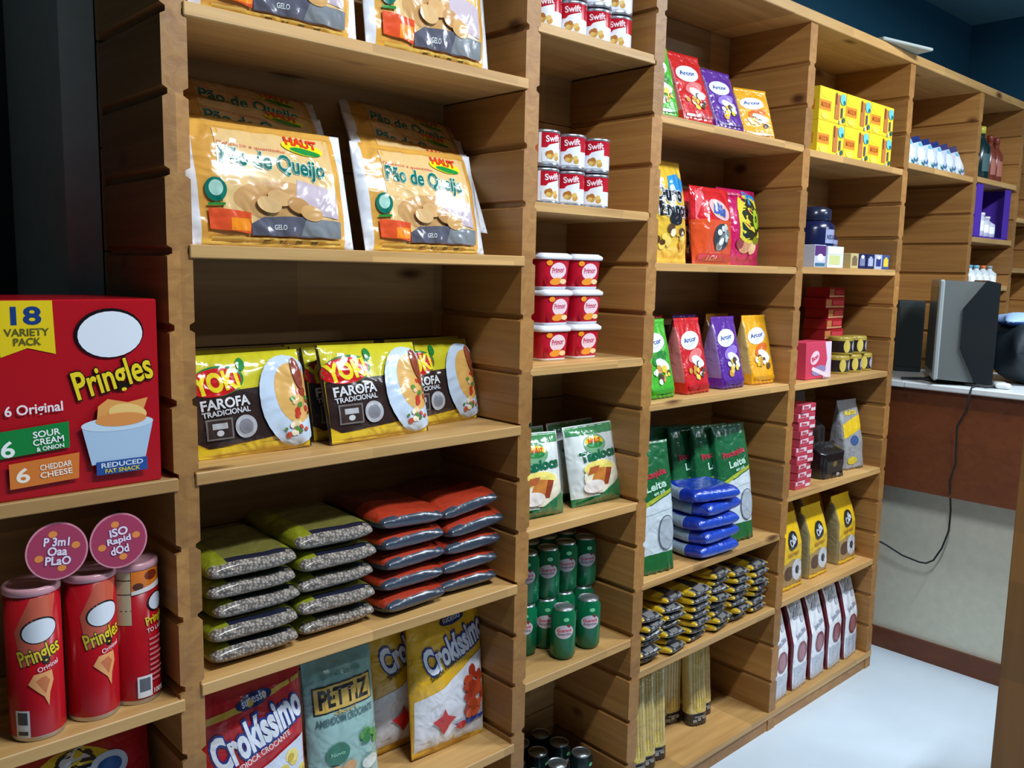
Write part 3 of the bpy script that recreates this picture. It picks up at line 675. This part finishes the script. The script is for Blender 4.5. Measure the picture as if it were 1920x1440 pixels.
K1 = soda((18, 34, 34), True, (150, 160, 160)); place(tag(K1, 'dark soft drink can with shiny lid on the floor shelf, last in front', 'can', 'dark cans on the floor shelf'), (1.070, .095, .062), 0)
for x, y, l in ((.985, .100, 'in front, nearer the upright'), (.905, .105, 'in front, half hidden by the upright'), (1.062, .168, 'second row, last along'), (.985, .172, 'second row, middle'), (.905, .175, 'second row, nearest the upright'), (1.055, .232, 'back row, last along'), (.98, .234, 'back row, middle')):
    again(K1, 'dark soft drink can on the floor shelf, '+l, (x, y, .062), 0)

# ================================================================== BAY 3
def sweet_bag(main, acc, w=.110, d=.062, h=.175, seed=1, blob=None):
    b = MB()
    P = gusset(d, .10, 8, .07, .8)
    def cf(u, v, f):
        if abs(u) > .93 and .16 < v < .9: return tuple(int(x*.5+95) for x in main)
        return main
    s = bag(b, w, h, P, cf, 'film', 30, 26, .0015, seed)
    a = Art(b, s); a.ell(-.006, h*.70, w*.38, h*.12, (232, 234, 242), 10); a.text('Arcor', -.006, h*.71, w*.52, h*.06, (60, 90, 160), 6, .03)
    a.ell(.004, h*.50, w*.30, h*.08, acc, 20); a.ell(.012, h*.42, w*.24, h*.07, (236, 238, 244), -20)
    a.blobs(0, h*.30, w*.28, h*.10, 14, blob or [(236, 206, 60), (240, 240, 232), (206, 150, 60), (90, 70, 60)], w*.075, seed)
    a.rect(-w*.42, h*.06, w*.42, h*.12, tuple(int(x*.85) for x in main), 6)
    return b.build('sweet_bag')
cols = (('green', (70, 178, 34), (40, 130, 40)), ('red', (206, 24, 26), (232, 120, 120)), ('purple', (92, 40, 150), (150, 120, 210)), ('yellow', (236, 168, 24), (220, 110, 40)))
SW = []
for i, (nm, c, ac) in enumerate(cols):
    o = sweet_bag(c, ac, h=.205, w=.118, d=.090, seed=i+1); SW.append(o)
    place(tag(o, '%s bag of sweets standing on the shelf above the green milk bags' % nm, 'bag', 'bags of sweets, lower row'), ((1.280, 1.440, 1.618, 1.785)[i], .082+.002*i, 1.121), (2, 2, 1, -3)[i], 2)
for i, (nm, c, ac) in enumerate(cols):
    x, y, hh, ww, ln, rz = ((1.245, .065, .90, .80, 8, -6), (1.382, .062, .94, 1.0, 12, -4), (1.535, .068, .85, .98, 12, -4), (1.715, .085, .75, .98, 10, -16))[i]
    o = again(SW[i], '%s bag of sweets leaning on the top shelf above the gold bag' % nm, (x, y, 1.827), rz, ln, scale=(ww*1.04, .7, hh)); o['group'] = 'bags of sweets, upper row'
for i, (x, y) in enumerate(((1.420, .196), (1.590, .198), (1.760, .20))):
    again(SW[(1, 2, 3)[i]], '%s bag of sweets in the second row behind its twin, lower shelf' % ('red', 'purple', 'yellow')[i], (x, y, 1.121), 0, 2)
again(SW[3], 'yellow bag of sweets tucked behind the leaning yellow one, top shelf', (1.655, .165, 1.827), 0, 4, scale=(.95, .7, .8))
b = MB(); s = bag(b, .165, .270, lens(.065, .05, 3, .7, .5), lambda u, v, f: (232, 190, 60) if v > .2 else (240, 200, 70), 'shrink', 26, 34, .003, 31)
a = Art(b, s, 'shrink'); a.poly([(-.01, .19), (.05, .18), (.075, .215), (.045, .235), (.0, .225)], (30, 150, 220)); a.text('Ouro', -.01, .178, .11, .036, (24, 22, 26), 0, .05, 0, .11, (206, 214, 226)); a.text('Branco', .01, .138, .12, .034, (24, 22, 26), 0, .05, 0, .11, (206, 214, 226)); a.ell(.01, .112, .028, .016, (30, 24, 24)); a.blobs(0, .06, .06, .035, 14, [(244, 214, 100), (90, 60, 30), (240, 236, 200), (226, 170, 40)], .014, 9)
place(tag(b.build('chocolate_bag'), 'tall gold and white chocolate bag with blue corner flash', 'bag'), (1.325, .078, 1.472), 0, 8)
b = MB(); s = bag(b, .185, .215, lens(.06, .05, 3, .7, .5), lambda u, v, f: (212, 32, 44) if v > .55 else (222, 84, 40), 'shrink', 26, 30, .003, 33)
a = Art(b, s, 'shrink'); a.quad((-.085, .12), (-.05, .19), (-.03, .215), (-.08, .20), (240, 110, 120)); a.ell(.01, .150, .05, .026, (236, 190, 200), -20); a.text('Bis', .01, .15, .05, .03, (60, 90, 180), -14, .05, 0, .1, (230, 200, 120)); a.ell(.012, .075, .038, .036, (60, 66, 72)); a.blobs(.012, .075, .032, .03, 14, [(236, 238, 236), (120, 130, 130), (200, 210, 210)], .010, 3); a.rect(-.08, .008, .08, .028, (200, 24, 60)); a.text('LACTA', -.02, .018, .05, .012, (240, 220, 226))
place(tag(b.build('chocolate_bag'), 'red and orange chocolate bag between the gold and magenta bags', 'bag'), (1.540, .085, 1.472), 0, 6)
b = MB(); s = bag(b, .200, .225, lens(.065, .05, 3, .7, .5), lambda u, v, f: (196, 24, 96), 'shrink', 26, 30, .003, 35)
a = Art(b, s, 'shrink'); a.poly([(.01, .185), (.04, .175), (.085, .195), (.07, .215), (.03, .222)], (30, 140, 210)); a.text('S', .02, .135, .07, .11, (30, 40, 24), 0, .05, 0, .12, (220, 206, 60)); a.text('on', .065, .135, .05, .05, (150, 190, 40), 0, .05, 0, .1, (30, 40, 24)); a.ell(-.01, .05, .026, .016, (206, 150, 110)); a.ell(.03, .05, .022, .018, (232, 196, 150)); a.ell(.045, .072, .016, .012, (120, 130, 30)); a.ell(-.035, .06, .018, .014, (150, 70, 70)); a.quad((-.09, .2), (.0, .205), (.0, .214), (-.09, .21), (226, 120, 150))
place(tag(b.build('chocolate_bag'), 'magenta chocolate bag with yellow and green lettering, last of its shelf', 'bag'), (1.718, .110, 1.472), 0, 7)
again(bpy.context.scene.objects['chocolate_bag.001'], 'red and orange chocolate bag hidden behind, seen between gold and red ones', (1.475, .165, 1.472), 0, 4)

def milkbag():
    b = MB(); w, h, d = .150, .350, .060
    def cf(u, v, f):
        if v > .52: return (22, 96, 54)
        if v < .14: return (26, 100, 50)
        return (206, 218, 226)
    s = bag(b, w, h, gusset(d, .5, 6, .04, .6), cf, 'film', 24, 40, .002, 41)
    a = Art(b, s); a.quad((-.074, .168), (.074, .215), (.074, .225), (-.074, .180), (170, 180, 60)); a.quad((-.074, .165), (.074, .212), (.074, .17), (-.074, .155), (206, 218, 226)); a.text('Piracanjuba', .0, .262, .10, .022, (196, 50, 70), 8, .03); a.text('Leite', .01, .234, .07, .020, (190, 226, 206), 8, .03); a.text('em pó', .02, .214, .04, .012, (190, 226, 206), 8, .03)
    a.ell(.040, .105, .030, .048, (96, 104, 116)); a.ell(.041, .105, .027, .045, (176, 186, 198))
    return b.build('milk_powder_bag')
M0 = milkbag(); place(tag(M0, 'green and white milk powder bag standing at the shelf front beside the upright', 'bag', 'green milk powder bags'), (1.268, .055, .652), -8, 3, -1)
again(M0, 'green and white milk powder bag facing forward behind the blue pile', (1.690, .070, .652), -6, 6, 0)
for k, (x, y, rz) in enumerate(((1.622, .108, -8), (1.560, .145, -6), (1.500, .180, -6), (1.435, .205, -4))): again(M0, 'green milk powder bag leaning behind the blue pile, %s from the front' % ('second', 'third', 'fourth', 'rearmost')[k], (x, y, .652), rz, 4, 1)
def bluebag():
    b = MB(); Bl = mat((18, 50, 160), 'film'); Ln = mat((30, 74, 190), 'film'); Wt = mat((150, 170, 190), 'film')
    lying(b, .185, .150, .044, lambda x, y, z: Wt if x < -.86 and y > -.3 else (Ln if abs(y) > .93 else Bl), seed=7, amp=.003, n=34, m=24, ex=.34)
    return b.build('blue_pouch')
L0 = bluebag()
for k in range(5):
    lab = 'shiny blue pouch lying in the pile on the shelf, %s' % ORD[k]; loc = (1.522+(0, .004, -.006, .008, -.012)[k], .066, .652+.040*k); rz = -3+(0, 5, -3, 6, -10)[k]
    if k == 0: place(tag(L0, lab, 'pouch', 'blue pouches in a pile'), loc, rz)
    else: again(L0, lab, loc, rz, 0, 0)

def biscuit():
    b = MB(); Y_ = mat((206, 170, 40), 'film'); K_ = mat((46, 46, 50), 'film'); Gy = mat((120, 120, 122), 'film')
    lying(b, .100, .20, .024, lambda x, y, z: ((Gy if (x*7+z*3) % 2 < 1.2 and z > .3 else K_) if abs(x) < .66 else Y_) if y < -.72 else (K_ if abs(x) < .2 and y < 0 else Y_), seed=9, amp=.0034, n=22, m=20, ex=.6)
    return b.build('noodle_pack')
N0 = biscuit(); n = 0; g = random.Random(12)
for st, (cx, cnt_, nm) in enumerate(((1.240, 6, 'first pile by the upright'), (1.348, 7, 'second pile'), (1.458, 7, 'third pile'), (1.566, 8, 'fourth pile'), (1.676, 7, 'fifth pile'), (1.782, 7, 'sixth pile'))):
    for k in range(cnt_):
        lab = 'small yellow and black pasta pack, layer %s up, %s' % (('one', 'two', 'three', 'four', 'five', 'six', 'seven', 'eight')[k], nm)
        loc = (cx+g.uniform(-.006, .006), .112+g.uniform(-.012, .01), .412+.0225*k); rz = g.uniform(-9, 9)
        if n == 0: place(tag(N0, lab, 'food pack', 'small yellow and black pasta packs'), loc, rz)
        else: again(N0, lab, loc, rz, 0, g.uniform(-5, 5))
        n += 1
def spag():
    b = MB(); w, d, h = .072, .05, .290
    s = bag(b, w, h, gusset(d, .93, 3, .04, 1), lambda u, v, f: (44, 40, 40) if v < .14 or v > .97 else (214, 192, 120), 'film', 20, 32, .001, 51)
    a = Art(b, s); a.ell(.0, .062, .016, .024, (222, 196, 60)); a.ell(0, .060, .010, .015, (236, 214, 110))
    for i in range(5): a.rect(-.022+i*.010, .052, -.019+i*.010, .27, (186, 152, 70), 4)
    for i in range(3): a.rect(-.026+i*.017, .010+.004*i, -.013+i*.017, .020+.004*i, (150, 150, 150), 2)
    a.rect(-.02, .024, .02, .030, (120, 120, 120), 3)
    return b.build('spaghetti_pack')
Z0 = spag(); place(tag(Z0, 'long spaghetti pack standing on the floor shelf, foremost of the near bunch', 'food pack', 'long spaghetti packs'), (1.372, .088, .062), -20, 6)
for (x, y, l, ln) in ((1.312, .078, 'beside the foremost one, by the upright', 6), (1.262, .072, 'half hidden by the upright, front row', 6), (1.270, .150, 'behind the near bunch, second row', 4), (1.335, .155, 'inner side of the second row', 4), (1.628, .125, 'first of the far bunch', 6), (1.690, .150, 'second of the far bunch', 6), (1.572, .185, 'dark one behind the far bunch', 2), (1.510, .190, 'dark one at the back between the bunches', 2)):
    again(Z0, 'long spaghetti pack standing on the floor shelf, '+l, (x, y, .062), -16, ln)

# ================================================================== BAY 4
def tea_box():
    b = MB(); b.box(-.083, .083, -.055, .055, 0, .098, mat((236, 206, 40), 'print'), .0012); a = Art(b, boxsurf(-.055), 'print', .0003)
    a.rect(-.082, .030, -.012, .060, (222, 140, 36), 2); a.ell(-.046, .080, .030, .014, (220, 222, 40)); a.text('MUCILON', -.046, .046, .055, .014, (190, 90, 20), 0, .03); a.ell(-.046, .014, .026, .010, (240, 220, 80))
    a.rect(.012, .012, .040, .086, (190, 116, 56), 2); a.rect(.014, .055, .022, .090, (120, 50, 30), 2); a.ell(.060, .075, .018, .017, (110, 196, 220)); a.ell(.068, .066, .008, .007, (20, 110, 110)); a.rect(.050, .020, .060, .050, (84, 78, 110), 2); a.ell(.068, .014, .008, .008, (40, 100, 90)); a.rect(.040, .0, .050, .012, (190, 190, 220), 2)
    a2 = Art(b, lambda p, q, off=0: (-.083-off, -p, q), 'print', .0003); a2.rect(-.04, .03, .04, .06, (222, 140, 36), 2)
    return b.build('yellow_box')
X0 = tea_box(); n = 0
for k in range(2):
    for i in range(3):
        lab = 'yellow cardboard box of the two-layer block, %s layer, %s' % (('bottom', 'top')[k], ('nearest the camera', 'middle', 'farthest')[i])
        loc = (2.048+.170*i, .075, 1.819+.0985*k)
        if n == 0: place(tag(X0, lab, 'box', 'yellow cardboard boxes'), loc)
        else: again(X0, lab, loc)
        n += 1
again(X0, 'yellow cardboard box lying flat behind on top of the block', (2.10, .195, 1.819), 0)
# jar, boxes, tins on B
jar = MB(); NVY = mat((20, 26, 66), 'gloss'); jar.lathe([(.060, 0), (.064, .006), (.064, .125), (.058, .145), (.046, .155)], NVY, 36)
a = Art(jar, cansurf(.064), 'gloss', .0004); a.rect(-.03, .08, .022, .125, (150, 156, 190)); a.text('NESCAU', -.004, .10, .04, .014, (20, 26, 66)); a.rect(-.03, .03, .022, .045, (110, 116, 150), 4)
jo = tag(jar.build('jar'), 'dark navy lidded jar standing behind the white box', 'jar'); c = MB(); c.lathe([(.050, .153), (.052, .158), (.052, .188), (.046, .194), (.030, .200)], mat((30, 36, 60), 'gloss'), 36); c.build('lid', jo)
place(jo, (2.185, .130, 1.474), 0)
again(jo, 'dark navy lidded jar, farther one deep in the shelf', (2.335, .185, 1.474), 0, scale=(.9, .9, .78))
again(jo, 'dark navy lidded jar tucked behind the near one by the upright', (2.035, .195, 1.474), 0, scale=(.9, .9, 1.05))
def small_box(w, d, h, base, art, name, kind='print'):
    b = MB(); b.box(-w/2, w/2, -d/2, d/2, 0, h, mat(base, kind), .0012); art(Art(b, boxsurf(-d/2), kind, .0003)); return b.build(name)
o = small_box(.105, .06, .068, (214, 216, 226), lambda a: (a.rect(-.040, .010, .030, .040, (200, 206, 140), 2), a.rect(-.048, .044, .048, .064, (226, 228, 240), 2)), 'white_box'); place(tag(o, 'small white box in front of the navy jar', 'box'), (2.130, .050, 1.474))
o = small_box(.07, .06, .070, (190, 196, 216), lambda a: (a.rect(-.034, .036, .034, .068, (84, 40, 110), 2), a.ell(0, .03, .02, .012, (240, 240, 250)), a.rect(-.03, .004, .03, .014, (60, 110, 140), 2)), 'white_box'); place(tag(o, 'small white and purple box against the upright beside the navy jar', 'box'), (2.030, .050, 1.474))
for i, (x, c1, c2, l) in enumerate(((2.262, (196, 176, 120), (120, 100, 70), 'beige'), (2.318, (20, 26, 80), (120, 126, 160), 'navy'), (2.378, (18, 24, 76), (170, 176, 206), 'deep navy'), (2.438, (176, 184, 214), (40, 50, 120), 'pale blue'), (2.495, (60, 80, 140), (226, 200, 60), 'blue and yellow'))):
    o = small_box(.054, .05, .050, c1, lambda a, c2=c2, i=i: (a.rect(-.018, .010, .018, .036, c2, 2), a.ell(0, .040, .012, .006, (226, 230, 240)) if i % 2 else a.rect(-.01, .036, .01, .042, c2, 2)), 'small_carton')
    place(tag(o, '%s small carton in the low row beside the navy jar' % l, 'carton', 'small cartons in a row'), (x, .045, 1.474), 0)
# C: gum box, stacked flat tins, round tins
o = small_box(.165, .09, .118, (206, 60, 90), lambda a: (a.poly([(.03, .0), (.08, .0), (.082, .117), (.04, .117), (.055, .06)], (226, 206, 222)), a.ell(-.026, .068, .030, .020, (236, 200, 214), 26), a.text('Bon', -.026, .068, .04, .014, (196, 40, 80), 20, .04), a.ell(0, .026, .046, .016, (150, 130, 176), 6), a.quad((-.05, .03), (.05, .0), (.06, .012), (-.04, .040), (240, 214, 222))), 'pink_box')
place(tag(o, 'pink and white sweets box standing at the shelf front', 'box'), (2.088, .075, 1.117), 0, 2)
RT0 = small_box(.125, .085, .036, (156, 30, 40), lambda a: (a.rect(-.060, .003, .060, .008, (196, 150, 110), 2), a.rect(-.060, .009, -.025, .030, (180, 120, 70), 2), a.rect(-.015, .012, .055, .027, (196, 60, 70), 2)), 'flat_carton', 'gloss')
for k in range(8):
    lab = 'flat red carton in the tall stack at the back, layer %s up' % ('one', 'two', 'three', 'four', 'five', 'six', 'seven', 'eight')[k]; loc = (2.385+(.004 if k % 2 else -.002), .180, 1.117+.0365*k)
    if k == 0: place(tag(RT0, lab, 'carton', 'flat red cartons in a stack'), loc, 0)
    else: again(RT0, lab, loc, 3 if k % 3 else -3)
def tin():
    b = MB(); r, h = .042, .062; gd = mat((160, 140, 60), 'gloss'); bk = mat((40, 34, 34), 'gloss'); b.lathe([(r-.002, 0), (r, .003), (r, .008), (r, h-.014), (r, h-.004), (r-.003, h)], [gd, gd, bk, gd, gd], 30)
    a = Art(b, cansurf(r), 'gloss', .0003, .0001); a.ell(-.030, .030, .012, .022, (206, 186, 90)); a.ell(.012, .030, .020, .020, (170, 160, 176)); a.rect(.002, .022, .022, .038, (206, 200, 214), 3); return b.build('round_tin')
V0 = tin(); place(tag(V0, 'round gold and black tin, bottom layer, farthest from the pink box', 'tin', 'round gold and black tins'), (2.485, .085, 1.117), 0)
for x, y, z, l in ((2.395, .080, 0, 'bottom layer, middle'), (2.305, .080, 0, 'bottom layer, next to the pink box'), (2.440, .088, .0625, 'upper layer, farther one'), (2.350, .092, .0625, 'upper layer, nearer the pink box')): again(V0, 'round gold and black tin, '+l, (x, y, 1.117+z), 8)
# D: sachet boxes, black bags, grey-yellow bag
RW = small_box(.098, .09, .027, (196, 70, 90), lambda a: (a.rect(-.046, .013, .010, .026, (226, 206, 216), 2), a.rect(.014, .004, .044, .014, (230, 214, 220), 2), a.text('Bis', -.02, .019, .03, .008, (200, 40, 70), 0, .03)), 'flat_box', 'gloss')
for k in range(10):
    lab = 'thin red and white box in the tall stack by the upright, layer %s up' % ('one', 'two', 'three', 'four', 'five', 'six', 'seven', 'eight', 'nine', 'ten')[k]; loc = (2.020+(.006 if k % 2 else 0), .068, .766+.0275*k)
    if k == 0: place(tag(RW, lab, 'box', 'thin red and white boxes in a stack'), loc)
    else: again(RW, lab, loc, (-4, 3, 6, -2)[k % 4])
def coffeepack(main, w, h, d, art, name, topk=.5, kind='film', side=None):
    b = MB(); s = bag(b, w, h, gusset(d, topk, 7, .06, .7), (lambda u, v, f: (side if side and abs(u) > .9 and v < .9 else main)), kind, 24, 30, .0018, int(w*1000)); art(Art(b, s, kind)); return b.build(name)
o = coffeepack((20, 20, 24), .135, .115, .10, lambda a: (a.rect(-.045, .02, .045, .06, (52, 50, 48)), a.ell(.02, .012, .010, .006, (170, 170, 174)), a.ell(.0, .05, .012, .010, (120, 100, 50))), 'coffee_pouch', .75)
place(tag(o, 'squat black pouch in front, lower one of the dark pair', 'pouch', 'black pouches'), (2.245, .080, .766), -6)
again(o, 'rounded black pouch rising behind the squat front one', (2.270, .150, .766), 0, 2, scale=(1, .8, 1.75))
o = coffeepack((150, 152, 156), .120, .245, .07, lambda a: (a.quad((-.055, .11), (.055, .14), (.055, .19), (-.055, .16), (226, 190, 40)), a.ell(.0, .10, .024, .018, (60, 90, 140)), a.text('Melitta', .0, .20, .07, .018, (226, 196, 60), 4, .03), a.ell(-.02, .03, .03, .014, (206, 186, 60))), 'coffee_pouch', .35)
place(tag(o, 'grey and yellow pouch standing beside the black pouches', 'pouch'), (2.440, .085, .766), -6, 4)
again(o, 'grey and yellow pouch in the second row behind the black ones', (2.315, .215, .766), 0, 3, scale=(1, .8, 1.1))
# E: yellow coffee
YC = coffeepack((236, 192, 24), .130, .245, .072, lambda a: (a.poly([(-.060, .014), (.060, .014), (.060, .085), (.0, .100), (-.060, .085)], (170, 140, 90)), a.ell(-.024, .055, .030, .024, (86, 54, 36)), a.ell(.026, .060, .032, .036, (206, 210, 220)), a.ell(.026, .060, .014, .014, (36, 40, 56)), a.ell(.0, .160, .034, .026, (30, 36, 44), 40), a.text('Café', .0, .160, .044, .022, (206, 214, 226), 30, .04), a.text('forte', .0, .118, .06, .014, (180, 120, 20), 8, .03), a.rect(-.060, .006, .060, .014, (230, 186, 30), 4)), 'coffee_pack', .60, side=(150, 136, 96))
place(tag(YC, 'yellow coffee pack on the second lowest shelf, nearest the upright', 'coffee pack', 'yellow coffee packs'), (2.022, .075, .423), 0, 2)
again(YC, 'yellow coffee pack on the second lowest shelf, middle one', (2.205, .080, .423), 0, 2)
again(YC, 'yellow coffee pack on the second lowest shelf, farthest one', (2.425, .085, .423), 0, 2)
again(YC, 'yellow coffee pack behind the middle one', (2.190, .185, .423), -4, 2)
again(YC, 'yellow coffee pack behind the farthest one', (2.395, .190, .423), -4, 2)
WC_ = coffeepack((236, 240, 248), .108, .320, .095, lambda a: (a.rect(-.044, .012, .044, .080, (190, 198, 214)), a.ell(.002, .125, .034, .036, (126, 52, 66)), a.ell(.002, .125, .023, .028, (166, 100, 112)), a.blobs(.0, .25, .032, .045, 9, [(176, 180, 196), (190, 196, 210)], .012, 4), a.text('Santa Clara', .0, .19, .066, .018, (150, 152, 176), 14, .03)), 'coffee_pack', .50, side=(104, 20, 34))
ZB = .062
place(tag(WC_, 'white coffee pack on the floor shelf, first of the front row by the upright', 'coffee pack', 'white coffee packs'), (1.962, .072, ZB), 3, 1)
for i, l in enumerate(('second', 'third', 'fourth', 'fifth and last')): again(WC_, 'white coffee pack on the floor shelf, %s of the front row' % l, (2.092+.122*i, .074, ZB), 3, 1)
for i, l in enumerate(('first', 'second', 'third', 'fourth')): again(WC_, 'white coffee pack on the floor shelf, %s of the rear row' % l, (2.035+.122*i, .196, ZB), 2, 1)

# ================================================================== BAY 5, 6
def bluewhite():
    b = MB(); s = bag(b, .088, .118, gusset(.05, .3, 5, .06, .8), lambda u, v, f: (30, 50, 120) if v > .80 else (206, 220, 240), 'film', 16, 16, .001, 61)
    a = Art(b, s); a.ell(.0, .055, .034, .022, (236, 242, 250), 30, n=14); a.blobs(0, .02, .034, .010, 6, [(50, 120, 120), (80, 110, 160)], .008, 2); a.ell(.02, .085, .012, .008, (120, 200, 226), n=10); return b.build('blue_white_bag')
W0 = bluewhite()
for i in range(6):
    lab = 'small blue and white bag leaning in the row, %s from the near upright' % ('first', 'second', 'third', 'fourth', 'fifth', 'sixth')[i]; loc = (2.700+.088*i, .060, 1.847)
    if i == 0: place(tag(W0, lab, 'bag', 'small blue and white bags'), loc, -4, 6, -12)
    else: again(W0, lab, loc, -4, 6, -12)
def bottle(body, cap, h, r):
    b = MB(); b.lathe([(r*.9, 0), (r, .004), (r, h*.62), (r*.5, h*.76), (r*.36, h*.82), (r*.36, h*.9)], mat(body, 'gloss'), 22); a = Art(b, cansurf(r), 'gloss', .0004); a.rect(-r*.9, h*.18, r*.9, h*.5, tuple(min(255, x+60) for x in body), 6); o = b.build('bottle')
    c = MB(); c.lathe([(r*.42, h*.88), (r*.44, h), (r*.36, h+.002)], mat(cap, 'gloss'), 18); c.build('cap', o); return o
place(tag(bottle((16, 44, 46), (196, 196, 70), .225, .040), 'dark green bottle with yellow cap beside the reddish bottles', 'bottle'), (3.440, .080, 1.854))
BR = bottle((120, 54, 40), (130, 60, 44), .20, .030); place(tag(BR, 'reddish brown bottle next to the dark green one', 'bottle', 'reddish brown bottles'), (3.535, .075, 1.854))
again(BR, 'reddish brown bottle at the end of its shelf', (3.625, .080, 1.854)); again(BR, 'reddish brown bottle in the second row', (3.590, .165, 1.854))
b = MB(); PU = mat((84, 46, 168), 'print'); b.box(-.20, -.192, -.09, .09, 0, .212, PU); b.box(.192, .20, -.09, .09, 0, .212, PU); b.box(-.20, .20, .085, .092, 0, .212, PU); b.box(-.20, .20, -.09, .09, 0, .006, PU); b.box(-.195, -.13, -.092, -.088, .006, .212, PU); b.box(.13, .195, -.092, -.088, .006, .212, PU); b.lathe([(.05, .006), (.05, .15), (.03, .18)], PU, 20, .03, .03)
place(tag(b.build('display_box'), 'open purple display box holding white bottles', 'display'), (3.445, .100, 1.617))
WBt = bottle((206, 206, 222), (226, 226, 236), .130, .036); place(tag(WBt, 'tallest white bottle in the purple display box', 'bottle', 'white bottles in the purple box'), (3.385, .055, 1.624))
again(WBt, 'middle white bottle in the purple display box', (3.447, .055, 1.624), scale=(1, 1, .78)); again(WBt, 'shortest white bottle in the purple display box', (3.510, .055, 1.624), scale=(1, 1, .68))
for i, (c, l) in enumerate((((90, 170, 206), 'pale blue capped'), ((120, 190, 214), 'light turquoise capped'), ((226, 110, 50), 'orange capped'), ((150, 160, 170), 'grey capped'))):
    bt = bottle((214, 224, 230), c, .085, .030); place(tag(bt, '%s small white bottle on the low shelf above the monitor' % l, 'bottle', 'small white bottles above the monitor'), (3.395+.078*i, .065, 1.420), 0)
